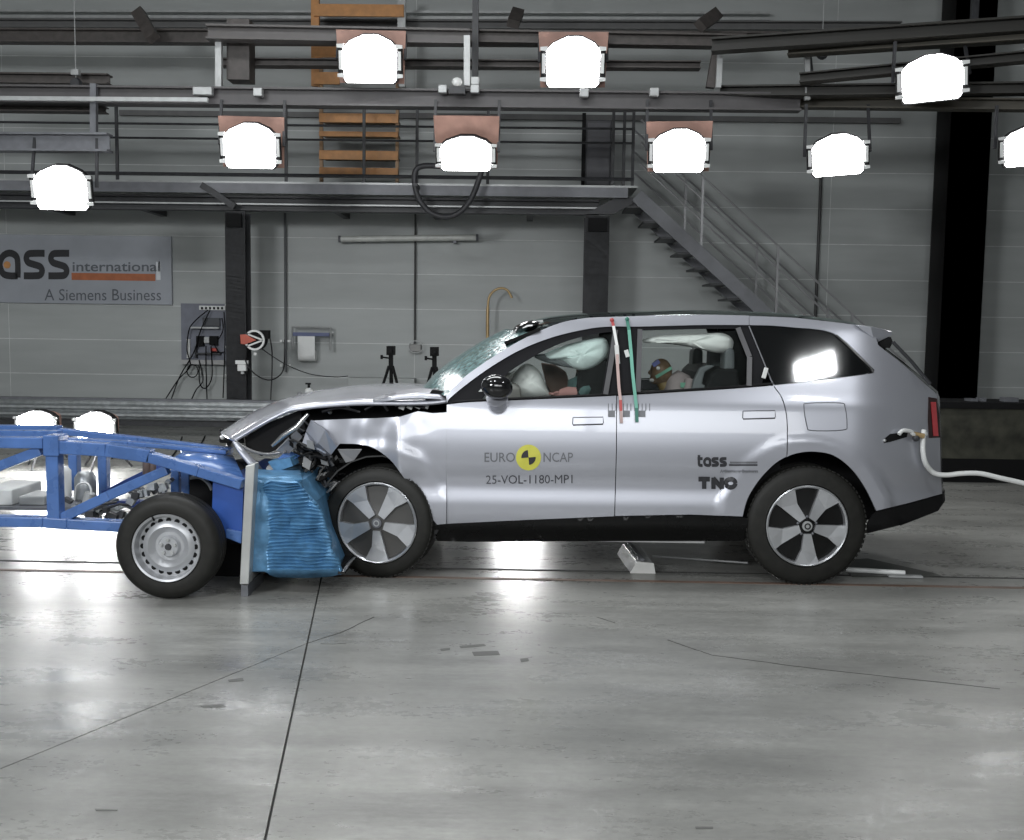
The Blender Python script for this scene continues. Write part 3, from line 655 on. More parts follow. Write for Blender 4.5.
# ------------------------------------------------------------------ dark low bench at the right
DY = 5.2
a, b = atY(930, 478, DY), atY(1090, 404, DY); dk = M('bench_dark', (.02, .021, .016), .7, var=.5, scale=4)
t = thing('workbench', 'low dark bench in the shadow at the right edge below the black column', 'bench', (a.x + 1, DY, 0))
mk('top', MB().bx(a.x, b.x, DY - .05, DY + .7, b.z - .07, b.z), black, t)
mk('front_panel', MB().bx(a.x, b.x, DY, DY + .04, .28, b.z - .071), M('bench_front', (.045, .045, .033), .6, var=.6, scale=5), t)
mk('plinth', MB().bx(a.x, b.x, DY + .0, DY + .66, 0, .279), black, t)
for i, (px, w) in enumerate(((972, .05), (982, .03), (1010, .08))):
    p = atY(px, 400, DY + .2); tag(mk('small_box', MB().bx(p.x - w, p.x + w, DY + .15, DY + .3, b.z, b.z + .03 + .01 * i), steel_grey), ['first', 'second', 'third'][i] + ' small grey box from the left lying on the dark bench', 'box')
# ================================================================== the crashed car
CW = 1.96
paint = M('silver_paint', (.45, .46, .51), .36, metal=.55, var=.015, scale=300, coat=.9, rvar=.02)
paint_in = M('seam_dark', (.02, .02, .022), .8)
TAB = [(300, .46), (312, .40), (319, .35), (326, .315), (388, .105), (394, .088), (399, .066), (404, .050), (412, .039), (424, .023), (434, .0125), (444, .0045), (455, .001), (463, .002), (471, .012), (480, .030), (487, .034), (494, .0245), (503, .0125), (509, .008), (520, .018), (535, .05), (560, .12)]
def tab(v):
    if v <= TAB[0][0]: return TAB[0][1]
    for i in range(len(TAB) - 1):
        if v <= TAB[i + 1][0]: return lerp(TAB[i][1], TAB[i + 1][1], (v - TAB[i][0]) / (TAB[i + 1][0] - TAB[i][0]))
    return TAB[-1][1]
def sm(a, b, x):
    t = max(0, min(1, (x - a) / (b - a))); return t * t * (3 - 2 * t)
def car_y(px, py):
    v = py - .0141 * (px - 600)
    y = sum(tab(v + d) * w for d, w in ((-6, 1), (-3, 2), (0, 3), (3, 2), (6, 1))) / 9
    if px > 850: y += .34 * ((px - 850) / 92) ** 2.3
    d = math.hypot(px - 806, py - 526)          # rear wheel arch flare
    if 60 < d < 96 and py < 530: y = lerp(y, min(y, .004), .9 * (1 - sm(86, 91.5, d))) - .006 * (1 - sm(86, 91.5, d))
    return y
def fender_y(px, py):
    y = car_y(max(px, 446), py)
    c = 1 - sm(0, 24, abs(px - 401)); y -= .020 * c * sm(400, 430, py) * (1 - sm(470, 500, py))
    if px < 401: y += .065 * ((401 - px) / 100) + .008 * math.sin(px * .16 + py * .05)
    d = math.hypot(px - 377, py - 521); y -= .02 * (1 - sm(70, 84, d)) if d > 50 else 0
    y += .005 * noise.noise(V((px * .05, py * .06, 0))) * sm(446, 415, px) + .035 * (py - 425) / 60 * sm(404, 392, px)
    return y
def inside(p, poly):
    r = False; n = len(poly); j = n - 1
    for i in range(n):
        a, b = poly[i], poly[j]
        if (a[1] > p[1]) != (b[1] > p[1]) and p[0] < (b[0] - a[0]) * (p[1] - a[1]) / (b[1] - a[1]) + a[0]: r = not r
        j = i
    return r
def dist_poly(p, poly):
    best = 1e9; P = V(p)
    for i in range(len(poly)):
        a, b = V(poly[i]), V(poly[(i + 1) % len(poly)]); d = b - a; L = d.length_squared
        t = max(0, min(1, (P - a).dot(d) / L)) if L else 0
        best = min(best, (a + d * t - P).length)
    return best
def dense(poly, step):
    out = []
    for i in range(len(poly)):
        a, b = V(poly[i]), V(poly[(i + 1) % len(poly)]); n = max(1, int((b - a).length / step))
        out += [tuple(a.lerp(b, k / n)) for k in range(n)]
    return out
def inset(poly, d):
    n = len(poly); A = sum(poly[i][0] * poly[(i + 1) % n][1] - poly[(i + 1) % n][0] * poly[i][1] for i in range(n)); sgn_ = 1 if A > 0 else -1; out = []
    for i in range(n):
        a, b, c = V(poly[i - 1]), V(poly[i]), V(poly[(i + 1) % n]); e1 = (b - a); e2 = (c - b)
        if e1.length < 1e-6 or e2.length < 1e-6: out.append(tuple(b)); continue
        n1 = V((-e1.y, e1.x)).normalized(); n2 = V((-e2.y, e2.x)).normalized(); m = (n1 + n2)
        if m.length < .2: m = n1
        m.normalize(); k = max(.4, m.dot(n1)); out.append(tuple(b + m * (sgn_ * d / k)))
    return out
def panel(name, outline, mat, parent, yf=car_y, th=.02, step=5, gap=.0, far=False, holes=(), eps=0, label=None):
    if gap: outline = inset([tuple(p) for p in outline], gap)
    loops = [dense(outline, step)] + [dense(h, step) for h in holes]
    pts = []; edges = []
    for L in loops:
        n = len(pts); pts += L; edges += [(n + i, n + (i + 1) % len(L)) for i in range(len(L))]
    xs = [p[0] for p in outline]; ys = [p[1] for p in outline]
    y = min(ys); r = 0
    while y < max(ys):
        x = min(xs) + (step / 2 if r % 2 else 0)
        while x < max(xs):
            if inside((x, y), loops[0]) and not any(inside((x, y), h) for h in loops[1:]) and all(dist_poly((x, y), L) > step * .55 for L in (outline, *holes)): pts.append((x, y))
            x += step
        y += step * .8; r += 1
    vo, _, fo, _, _, _ = delaunay_2d_cdt([V(p) for p in pts], edges, [], 0, 1e-5)
    fs = []
    for f in fo:
        c = sum((vo[i] for i in f), V((0, 0))) / len(f)
        if inside(c, loops[0]) and not any(inside(c, h) for h in loops[1:]): fs.append(tuple(f))
    def P(p, far_): 
        q = atY(p[0], p[1], yf(p[0], p[1]) - eps)
        return V((q.x, CW - q.y, q.z)) if far_ else q
    out = []
    for far_ in ((False, True) if far else (False,)):
        Pv = [P(p, far_) for p in vo]
        def sliver(f):
            a_, b_, c_ = (Pv[i] for i in f); n_ = (b_ - a_).cross(c_ - a_)
            return n_.length < 1e-9 or abs(n_.y) / n_.length < .35
        fs = [f for f in fs if not sliver(f)]
        mb = MB(); mb.add(Pv, fs)
        for L in loops:
            ring = [P(p, far_) for p in L]; inn = [q + V((0, -th if far_ else th, 0)) for q in ring]; n = len(ring)
            mb.add(ring + inn, [(i, (i + 1) % n, (i + 1) % n + n, i + n) for i in range(n)])
        me = bpy.data.meshes.new(name); me.from_pydata(mb.v, [], mb.f); me.materials.append(mat); me.shade_smooth()
        # consistent outward normals
        b = bmesh.new(); b.from_mesh(me); b.normal_update()
        b.faces.ensure_lookup_table()
        flip = [f for f in list(b.faces)[:len(fs)] if (f.normal.y > 0) != far_]
        bmesh.ops.reverse_faces(b, faces=flip); b.to_mesh(me); b.free()
        o = bpy.data.objects.new(name, me); C.objects.link(o); o.parent = parent; o.location = -WL[parent]
        if label: o['label'] = label
        out.append(o)
    return out[0]

car = thing('car', 'silver sport utility vehicle with a crushed front, rammed into the blue trolley', 'car', (atY(600, 580, 1).x, CW / 2, 0))

# ---- panel outlines (front door, rear door, quarter, fender, roof frame)
belt = cr([(446, 404.5), (470, 402), (540, 399), (616, 395.5), (690, 391), (745, 387.5), (773, 385), (820, 380), (873, 373)], 5)
def belt_y(x):
    for i in range(len(belt) - 1):
        if belt[i][0] <= x <= belt[i + 1][0]: return lerp(belt[i][1], belt[i + 1][1], (x - belt[i][0]) / (belt[i + 1][0] - belt[i][0] + 1e-9))
    return belt[-1][1] if x > 800 else belt[0][1]
def beltline(x0, x1, n=14): return [(lerp(x0, x1, k / n), belt_y(lerp(x0, x1, k / n))) for k in range(n + 1)]
arch_r = [tuple(p) for p in cr([(743, 517), (748, 499), (759, 481), (774, 465), (787, 457), (800, 453), (815, 452), (834, 456), (852, 470), (866, 490), (876, 511)], 5)]
rear_line = [tuple(p) for p in cr([(749, 326), (761, 355), (773, 384), (782, 398), (786.5, 415), (787.5, 435), (787, 457)], 5)]
sill_top = [(745, 517.5), (690, 515), (616, 516.5), (530, 520), (446, 524)]
fd = beltline(446.5, 616.5) + [(616.3, 450), (614.5, 516.5), (530, 520), (446.5, 524), (446, 470)]
panel('front_door', fd, paint, car, gap=.3, far=True)
i0 = [i for i, p in enumerate(arch_r) if p[0] >= 786][0]
rd = beltline(616.5, 773.5) + rear_line[10:] + arch_r[:i0][::-1] + [(690, 515), (614.5, 516.5), (616.3, 450)]
panel('rear_door', rd, paint, car, gap=.55, far=True)
quarter = ([(773.5, 385)] + beltline(774, 873, 8)[1:] + [(878, 369), (876, 362)] +
           [tuple(p) for p in cr([(872, 356), (858, 343), (846, 336.5), (834, 332), (815, 330), (796, 328)], 3)] + [(749, 325)] )
# D pillar and rear body (below the belt) as one panel
roofu = [tuple(p) for p in cr([(749, 315.6), (765, 316), (796, 317.5), (827, 321), (859, 325), (872, 330), (878, 342), (880, 346), (902, 363), (927, 385), (936, 393), (938, 398)], 4)]
dwin = [tuple(p) for p in cr([(749, 325.5), (772, 326), (796, 328), (815, 329.5), (830, 332.5), (842, 339), (858, 354), (874, 370)], 4)]
qb = ([(749, 315.6)] + roofu[1:] + [(940.5, 436), (941, 468), (942.5, 494), (910, 503), (877, 511)] + arch_r[i0:][::-1] + rear_line[10:][::-1]
      + [(774, 385.2)] + beltline(775, 873, 8) + dwin[::-1])
panel('quarter_panel', qb, paint, car, gap=.4, far=True)
# roof frame: cant rail + A pillar
rail_up = cr([(446, 396), (459, 382), (473, 370.5), (503, 350.5), (530, 335.5), (560, 323), (587, 318), (622, 316.5), (660, 315.3), (702, 314.6), (749, 315.6)], 5)
rail_lo = cr([(749, 325), (702, 325), (640, 326.5), (610, 326.5), (587, 329), (553, 337), (520, 350), (490, 367.5), (467, 384), (450, 398), (447, 403)], 5)
panel('roof_frame', [tuple(p) for p in rail_up] + [tuple(p) for p in rail_lo], paint, car, far=True, step=4)
# black window surround
glass_f = [tuple(p) for p in cr([(482, 399.2), (490, 390), (508, 373), (527, 360.5), (550, 348), (574, 339), (599, 333.3), (612, 332)], 4)] + [(612, 332), (607, 364), (602, 394.2), (540, 396.8)]
glass_r = [(641.5, 330.5), (700, 329), (737, 328.8), (743, 340), (748, 357.5), (747, 386.2), (700, 389), (641, 392)]
lowb = [tuple(p) for p in rail_lo]
fr = lowb[:] + [(447, 404)] + beltline(448, 762, 22) + rear_line[:8][::-1]
frame_y = lambda x, y: car_y(x, y) + .012
panel('window_frame', fr, M('frame_dark', (.012, .012, .014), .6, spec=.12), car, yf=frame_y, gap=.3, holes=[glass_f, glass_r], far=True, th=.04)
tint = glassmat('clear_glass', (.96, .985, .975)); dark_glass = M('privacy_glass', (.004, .0045, .005), .04, coat=.3, var=0, rvar=.01)
panel('rear_window', glass_r, tint, car, yf=lambda x, y: car_y(x, y) + .03, th=.003, far=True, step=14)
panel('front_window', glass_f, tint, car, yf=lambda x, y: car_y(x, y) + .03, th=.003, far=True, step=14)
dq = dwin + [(874, 371)] + beltline(873, 775, 8) + rear_line[:10][::-1]
panel('quarter_window', dq, dark_glass, car, yf=lambda x, y: tab(382 - (382 - (py_ := y - .0141 * (x - 600))) * 1.0) + (.34 * (max(0, x - 850) / 92) ** 2.3) + .006, th=.01, far=True, gap=.5)
# bright strip along the quarter window
mk('window_trim', MB().tube([atY(x, y, car_y(x, y) - .002) for x, y in ((836, 335), (846, 343.5), (858, 355.5), (871, 368), (873, 372))], .008, 6), M('trim_dark', (.12, .12, .12), .25, metal=.6), car, smooth=60)
for pts in ([(615.5, 330), (611, 362), (605.5, 394.5)], [(640, 329.5), (639, 360), (638, 392)], [(738, 328), (749.5, 357), (749, 386)]):
    mb = MB(); P = [atY(x, y, car_y(x, y) - .004) for x, y in pts]
    for i in range(2): mb.bar(P[i], P[i + 1], .034, .012, (0, 1, 0))
    mk('pillar_trim', mb, M('pillar_grey', (.09, .09, .095), .4), car, label='grey upright strip of the door frame')
mk('door_seam', MB().tube([atY(x, y, car_y(x, y) + .003) for x, y in rear_line[:11]], .005, 5), steel_grey, car)
mk('belt_trim', MB().tube([atY(x, y - 1.2, car_y(x, y) + .006) for x, y in beltline(452, 772, 20)], .011, 6), black, car, smooth=60)
# sill cladding
sill = sill_top[::-1] + [(748, 520), (746, 538), (742, 541), (640, 541), (520, 541.5), (470, 542), (437, 541), (432, 526)]
panel('sill_cladding', sill, M('sill_black', (.003, .003, .003), .28, spec=.25), car, yf=lambda x, y: .035 + .06 * sm(525, 541, y), far=True)
a, b = atY(462, 542, .12), atY(704, 541, .12); mk('pale_sill_strip', MB().bx(a.x, b.x, .10, .16, b.z - .012, b.z + .006), M('strip_grey', (.35, .35, .35), .4), car)  # thin pale strip along the bottom edge of the sill
# rear bumper lower black
rb = [(877, 511.5), (910, 503.5), (942.5, 494.5), (943, 503), (938, 511), (905, 524), (867, 533.5), (868, 523), (873, 515)]
panel('lower_bumper', rb, black, car, yf=lambda x, y: car_y(x, y) + .015 + .002 * max(0, y - 505), far=True)
# tail lamp
tl = [(928.5, 397), (937, 398.5), (939.5, 420), (940.5, 437.5), (929, 438), (928, 420)]
panel('tail_lamp', tl, M('lamp_surround', (.03, .012, .012), .2), car, yf=lambda x, y: car_y(x, y), eps=.006, far=True)
panel('tail_lamp_lens', [(931, 402), (936, 402), (938.5, 436), (933.5, 436)], M('lens_red', (.50, .05, .06), .25, coat=.5), car, yf=car_y, eps=.012, far=True, step=4, label='red lens strip')
# fuel flap, handles
flap = [tuple(p) for p in cr([(804, 407), (808, 403.3), (840, 403), (845, 407), (847, 425), (843, 430), (812, 430.5), (807, 426)], 4, True)]
mk('charge_flap', MB().tube([atY(x, y, car_y(x, y) - .0005) for x, y in flap + flap[:1]], .0035, 4), steel_grey, car, label='thin outline of the closed charging flap')
for x0, x1, y0, y1 in ((573, 603, 417.5, 424), (743, 775, 411, 418)):
    ol = [(x0, y0), (x1, y0 - .5), (x1 + .5, y1 - 1), (x1 - 1, y1), (x0 + 1, y1 + .8), (x0 - .5, y1), (x0, y0)]
    mk('door_handle', MB().tube([atY(x, y, car_y(x, y) - .0005) for x, y in ol], .0035, 5), steel_grey, car, label='thin outline of the flush door handle')
    mk('handle_shadow_gap', MB().tube([atY(x0, y1 + 1, car_y(x0, y1) - .001), atY(x1, y1 + .2, car_y(x1, y1) - .001)], .005, 5), M('gap_grey', (.06, .06, .065), .6), car)

# ---- fender, torn and dented
fen = ([(447, 412), (433, 413), (418, 411), (400, 416.5), (376, 418), (353, 418.5), (330, 419.5), (311, 420.5)] + [(306, 431), (302, 443), (312, 447), (325, 454), (336, 449), (340, 444)] +
       [tuple(p) for p in cr([(345, 444), (358, 444.5), (373, 448), (390, 460), (403, 477), (417, 497), (427, 513), (437, 525)], 4)] + [(446.5, 524), (446.5, 470)])
panel('front_fender', fen, paint, car, yf=fender_y, gap=.3, step=4)
mk('fender_fold', MB().grid([[atY(311, 420, .06), atY(325, 430, -.02), atY(337, 447, .02)], [atY(306, 431, .08), atY(318, 443, .0), atY(331, 455, .05)], [atY(303, 441, .14), atY(312, 447, .09), atY(324, 456, .12)]]), paint, car, solid=.006, label='fender corner folded outwards')
mk('liner_flap', MB().grid([[atY(338, 449, .07), atY(362, 449, .05)], [atY(346, 462, .10), atY(354, 460, .10)]]), M('grey_sheet', (.30, .30, .31), .4), car, solid=.008)
# ---- bonnet, buckled
ne = cr([(233, 440), (246, 432), (263, 422), (287, 410), (304, 407), (320, 405), (360, 402.5), (407, 402.5), (430, 402), (447, 400)], 5)
fe = cr([(233, 433), (244, 424), (262, 411.5), (287, 399), (303, 394), (320, 390), (353, 385), (387, 383.2), (412, 383.3), (436, 385)], 5)
rows = []
N = len(ne)
for k in range(11):
    t = k / 10; row = []
    for i in range(N):
        a = atY(ne[i][0], ne[i][1], .12); b = atY(fe[i][0], fe[i][1], CW - .12)
        p = a.lerp(b, t); u = i / (N - 1)
        p.z += .030 * math.sin(math.pi * t) * (1 - .3 * u)
        p.z += .014 * math.sin(p.x * 9 + 2 * t) * math.sin(math.pi * min(1, t * 1.3)) * sm(.45, .75, u) + .02 * noise.noise(V((p.x * 2.2, p.y * 2, 1))) * sm(.2, .6, u) * math.sin(math.pi * t)
        p.x -= .10 * math.sin(math.pi * t) * (1 - u)
        row.append(p)
    rows.append(row)
mk('bonnet', MB().grid(rows), paint, car, smooth=50, solid=.022)
mk('bonnet_crease', MB().grid([[atY(x, y, .3) for x, y in ((373, 398), (395, 391), (420, 388), (436, 389), (447, 393))], [atY(x, y, .12) for x, y in ((373, 402), (398, 398), (422, 397), (440, 398), (449, 401))]]), paint, car, smooth=30, solid=.012, label='buckled rear corner of the bonnet')
# scuttle at windscreen base
mk('scuttle', MB().prism([atY(x, y, .2) for x, y in ((425, 400), (432, 390), (452, 392), (450, 408))], (0, CW - .4, 0)), black, car)
# ---- windscreen, roof, tailgate: lofted across the car
def loft(name, prof, y0s, mat, bulge=lambda u, t: V((0, 0, 0)), n=12, solid=0, smooth=50, label=None):
    rows = []
    for k in range(n + 1):
        t = k / n; row = []
        for i, (x, y) in enumerate(prof):
            ya = y0s(x, y); a = atY(x, y, ya); p = V((a.x, lerp(ya, CW - ya, t), a.z)); row.append(p + bulge(i / (len(prof) - 1), t))
        rows.append(row)
    return mk(name, MB().grid(rows), mat, car, smooth=smooth, solid=solid, label=label)
aup = [tuple(p) for p in rail_up]
ws = aup[:22]
loft('windscreen', ws, lambda x, y: car_y(x, y) + .02, M('cracked_glass', (.16, .25, .25), .12, var=.5, scale=30, bump=.35, coat=.5), lambda u, t: V((-.24, 0, .02)) * math.sin(math.pi * t), smooth=60)
roof = aup[21:] + roofu[1:17]
loft('roof_panel', roof, lambda x, y: car_y(x, y) + .004, glassmat('roof_glass', (.32, .34, .35)), lambda u, t: V((-.16 * (1 - sm(0, .25, u)), 0, .040)) * math.sin(math.pi * t) ** .7)
gate = [(876, 336), (880, 346), (902, 363), (927, 385), (936, 393), (938, 398), (940.5, 436), (941, 468), (942.5, 494)]
gb = lambda u, t: V((.16, 0, 0)) * math.sin(math.pi * t) ** .8
loft('tailgate', gate[4:], lambda x, y: car_y(x, y) + .01, paint, lambda u, t: V((.14, 0, 0)) * (math.sin(math.pi * t) ** .8))
loft('rear_glass', gate[:5], lambda x, y: car_y(x, y) + .01, dark_glass, lambda u, t: V((.16, 0, .0)) * (math.sin(math.pi * t) ** .8))
loft('rear_bumper', [(942.5, 494), (943, 503), (938, 511), (900, 526)], lambda x, y: car_y(x, y) + .015, black, gb)
sp = [(855, 324.5), (870, 326.5), (884, 329), (892, 332), (892.5, 335), (886, 338), (877, 342.5), (873, 338)]
mb = MB(); A = [atY(x, y, .30 + .10 * sm(870, 892, x)) for x, y in sp]; B = [V((p.x + .06, CW - .36, p.z)) for p in A]; MID = [V((p.x + .12, CW / 2, p.z + .02)) for p in A]
mb.add(A + MID + B, [tuple(range(8)), tuple(range(23, 15, -1))] + [(i + o, (i + 1) % 8 + o, (i + 1) % 8 + 8 + o, i + 8 + o) for i in range(8) for o in (0, 8)])
mk('spoiler', mb, paint, car, bev=.006)
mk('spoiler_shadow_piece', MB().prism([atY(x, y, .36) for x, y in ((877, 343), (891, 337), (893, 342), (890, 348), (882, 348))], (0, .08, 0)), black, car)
mk('glass_edge', MB().tube([atY(x, y, .30) for x, y in ((893, 342), (912, 362), (930, 384))], .013, 6), steel_dark, car)
# roof sensor pod torn loose at the front edge
mk('sensor_pod', MB().ball(atY(528, 327, .62), (.115, .22, .045), 16, 8, Matrix.Rotation(RAD(-14), 3, 'Y')), black_gloss, car, smooth=60, label='black sensor hump at the front edge of the roof')
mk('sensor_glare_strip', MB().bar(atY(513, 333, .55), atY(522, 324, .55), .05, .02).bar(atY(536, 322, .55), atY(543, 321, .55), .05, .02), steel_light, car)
mk('roof_trim', MB().bar(atY(505, 343, .42), atY(540, 329, .42), .30, .02), black, car)
mk('roof_strip', MB().bar(atY(545, 329, .38), atY(577, 319, .38), .06, .02), black, car)
# ---- black core blocks stand in for the dark inside gaps, wheel wells, engine bay
def core(pts, y0, y1, mat, name): return mk(name, MB().prism([atY(x, y, y0) for x, y in pts], (0, y1 - y0, 0)), mat, car)
core([(446, 408), (780, 402), (780, 536), (446, 538)], .13, CW - .13, black, 'cabin_dark_core')
core([(780, 402), (925, 402), (925, 505), (880, 520), (780, 520)], .42, CW - .42, black, 'boot_dark_core')
core([(253, 433), (276, 420), (305, 409), (350, 405), (446, 404), (446, 520), (335, 520), (330, 470), (300, 462), (290, 430)], .38, CW - .38, black, 'engine_bay')
core([(245, 437), (270, 422), (300, 410), (306, 430), (285, 446), (262, 456), (246, 450)], .20, CW - .2, black, 'front_cavity')
# bumper arc and broken front pieces
mk('bumper_arc', MB().grid([[atY(x, y, Y) for x, y in cr([(234, 442), (242, 448), (256, 454), (270, 455.5), (287, 453)], 4)] for Y in (.08, .5, 1.2)] ), M('bumper_grey', (.16, .16, .165), .25, coat=.4), car, smooth=50, solid=.02, label='bent grey bumper bar')
mk('bumper_skin', MB().grid([[atY(x, y, .02) for x, y in ((232, 442), (238, 452), (247, 464), (252, 468))], [atY(x, y, .06) for x, y in ((238, 444), (246, 453), (256, 462), (262, 470))]]), paint, car, smooth=40, solid=.012)
mk('lamp_bezel', MB().tube([atY(x, y, .05) for x, y in ((272, 446), (283, 436), (297, 427), (308, 414))], [.012, .02, .022, .012], 8), M('chrome', (.5, .5, .5), .2, metal=.9), car, smooth=50)
mk('lamp_shell', MB().grid([[atY(276, 450, .06), atY(296, 430, .06)], [atY(288, 454, .12), atY(302, 436, .12)]]), M('grey_sheet', (.30, .30, .31), .4), car, solid=.01)
mk('grey_tube', MB().tube([atY(270, 470, .10), atY(281, 474, .06), atY(300, 482, .02)], [.05, .035, .004], 12), M('tube_grey', (.19, .19, .195), .35, metal=.3), car, smooth=50, label='grey tapering metal tube end')
# crushed parts
bay = [(286, 432), (300, 426), (306, 440), (322, 452), (338, 452), (345, 470), (336, 490), (327, 500), (318, 494), (303, 484), (297, 464)]
mats = [black, M('debris_grey', (.07, .07, .07), .5), M('debris_light', (.26, .26, .26), .4), steel_dark]
for i in range(4):
    mb = MB(); c = 0
    while c < (26, 30, 14, 26)[i]:
        x, y = rnd.uniform(284, 348), rnd.uniform(424, 502)
        if not inside((x, y), bay): continue
        c += 1; p = atY(x, y, rnd.uniform(.04, .30)); q = V((rnd.uniform(-1, 1), rnd.uniform(-.6, .6), rnd.uniform(-1, 1))).normalized()
        r = V((rnd.uniform(-1, 1), rnd.uniform(-1, 1), rnd.uniform(-1, 1)))
        if c % 3 == 0: mb.tube([p - q * .06, p + r * .025, p + q * .07], rnd.uniform(.006, .014), 6)
        else:
            r = (r - q * r.dot(q)).normalized(); s = rnd.uniform(.02, .06); mb.prism([p + q * s, p + r * s * .7, p - q * s * .8 + r * .01, p - r * s * .5], q.cross(r) * .008)
    mk('crushed_parts', mb, mats[i], car, kind='stuff')
for pts in ([(300, 418), (312, 430), (296, 440), (303, 452)], [(296, 436), (303, 448), (320, 452), (332, 468)], [(322, 412), (340, 408), (360, 412)], [(365, 410), (380, 403), (388, 411)], [(395, 406), (408, 404), (425, 408)]):
    mk('wiring', MB().tube([atY(x, y, .16) for x, y in cr(pts, 4)], .010, 6), blackplastic, car, smooth=60)
for (x, y) in ((402, 407), (410, 406.5), (418, 406), (426, 406)): mk('hinge_part', MB().obx(atY(x, y, .20), (.04, .05, .03), Matrix.Rotation(.4, 3, 'Y')), steel_light, car)
for (x, y) in ((330, 412), (348, 408), (314, 424)): mk('bolt', MB().ball(atY(x, y, .24), .016, 8, 6), steel_light, car)
# under-arch liner between barrier and wheel, rear of the arch
mk('wheel_liner', MB().prism([atY(x, y, .18) for x, y in ((303, 486), (318, 494), (326, 503), (335, 520), (334, 552), (327, 540), (322, 516), (312, 503), (301, 492))], (0, .12, 0)), M('liner_grey', (.12, .115, .11), .6), car)
mk('broken_bracket', MB().obx(atY(432, 524, .10), (.12, .1, .08), Matrix.Rotation(.5, 3, 'Y')).obx(atY(429, 535, .12), (.07, .1, .09), Matrix.Rotation(1, 3, 'Y')).obx(atY(425, 545, .15), (.05, .1, .08)), blackplastic, car)
mk('arch_liner', MB().grid([[atY(377 + 62 * math.cos(a), 521 + 66 * -math.sin(a), Y) for a in [RAD(10 + 15 * k) for k in range(10)]] for Y in (.06, .40)]), M('liner_dark', (.03, .03, .03), .7), car, solid=.01)
# ---- wing mirror
mc = atY(497, 387, -.10)
mk('mirror', MB().ball(mc, (.108, .075, .082), 20, 12, Matrix.Rotation(.1, 3, 'Y')), black_gloss, car, smooth=60, label='gloss black wing mirror')
mk('mirror_foot', MB().tube([atY(497, 398, -.06), atY(498, 403, -.02), atY(500, 407, .03)], [.075, .07, .045], 12), paint, car, smooth=60)
mk('mirror_sail', MB().prism([atY(x, y, .10) for x, y in ((470, 400), (484, 386), (490, 400))], (0, .012, 0)), white, car)

# ---- wheels
def car_wheel(px, py, Yf, rt, rr, steer, width=.265, grey=False):
    c0 = atY(px, py, Yf); ax = V((-math.sin(RAD(steer)), -math.cos(RAD(steer)), 0))
    e1 = V((math.cos(RAD(steer)), -math.sin(RAD(steer)), 0))
    c = c0
    tp = [(rr * .98, -.20), (rr * .99, -.01), (rr * 1.02, .008), (rr * 1.08, .006), (lerp(rr, rt, .6), .004), (rt * .965, -.012), (rt * .99, -.028), (rt, -.05), (rt, -.09), (rt * .985, -.093), (rt * .985, -.10), (rt, -.103), (rt, -.15), (rt * .985, -.153), (rt * .985, -.16), (rt, -.163), (rt, -width + .05), (rt * .97, -width + .01), (rr * 1.05, -width)]
    ty = mk('tyre', MB().lathe(tp, c, ax, 56), rubber, car, smooth=40)
    mb = MB()                                   # shoulder tread blocks
    for k in range(72):
        a = 6.28318 * k / 72; d = e1 * math.cos(a) + Z * math.sin(a); tn = -e1 * math.sin(a) + Z * math.cos(a)
        p = c + d * (rt * 1.0 + .001) + ax * -.035; m = Matrix((d, ax, tn)).transposed(); mb.obx(p - d * .0055, (.008, .045, .022), m)
    mk('tread_block_ring', mb, rubber, ty, kind='stuff')
    rim = mk('rim', MB().lathe([(rr * .99, .004), (rr * .965, .010), (rr * .93, .002), (rr * .91, -.03), (rr * .91, -.14), (0, -.14)], c, ax, 48), M('rim_silver', (.55, .56, .58), .30, metal=.7), car, smooth=35)
    mk('wheel_disc', MB().lathe([(rr * .90, -.028), (rr * .5, -.022), (.075, -.012), (.05, -.004), (0, -.004)], c, ax, 32), M('disc_grey', (.06, .058, .055), .5) if grey else M('wheel_black', (.006, .006, .006), .4, spec=.25), rim, smooth=40)
    sp_mat = M('spoke_silver', (.50, .51, .53), .34, metal=.6)
    for k in range(5):
        a = RAD(56 + 72 * k) if not grey else RAD(54 + 72 * k)
        d = e1 * math.cos(a) + Z * math.sin(a); tn = -e1 * math.sin(a) + Z * math.cos(a)
        R_ = rr * .955; w = .40
        def q(r, t, h): return c + d * (r * math.cos(t)) + tn * (r * math.sin(t)) + ax * h
        outer = [(R_, w * (j / 5 - .5) * 1.55) for j in range(6)]
        ring = [q(r, t, .006) for r, t in outer] + [q(R_ * .80, .30, -.002), q(R_ * .22, .45, .012), q(R_ * .22, -.45, .012), q(R_ * .62, -.22, .002)]
        mk('spoke', MB().prism(ring, ax * -.03), sp_mat, rim)
    mk('hub_cap', MB().lathe([(.035, .0), (.034, .012), (.0, .014)], c, ax, 20), steel_light if not grey else steel_grey, rim, smooth=40)
    mk('hub_emblem', MB().lathe([(.014, .014), (.022, .016), (.022, .018), (.014, .018)], c, ax, 16, True), black if not grey else steel_light, rim)
    if not grey:
        for k in range(5):
            a = RAD(20 + 72 * k); d = e1 * math.cos(a) + Z * math.sin(a); mk('wheel_bolt', MB().ball(c + d * .066, .010, 8, 6), steel_grey, rim)
    return c
rt = (583.2 - 468.5) / 2 / 148
car_wheel(807, 526, .035, atY(807, 526, .035).z, .284, -1)
cF = atY(377, 523, .02)
car_wheel(377, 523, .02, cF.z, .286, 9, grey=True)
for x in (807, 377):                            # far wheels
    y = 526 if x == 807 else 523; c = atY(x, y, .03)
    o = mk('tyre', MB().lathe([(.27, 0), (.30, .02), (.36, .01), (c.z, -.04), (c.z, -.22), (.3, -.26), (0, -.2), (0, -.02), (.27, -.02)], (c.x, CW - .04, c.z), (0, 1, 0), 32), rubber, car, smooth=40)

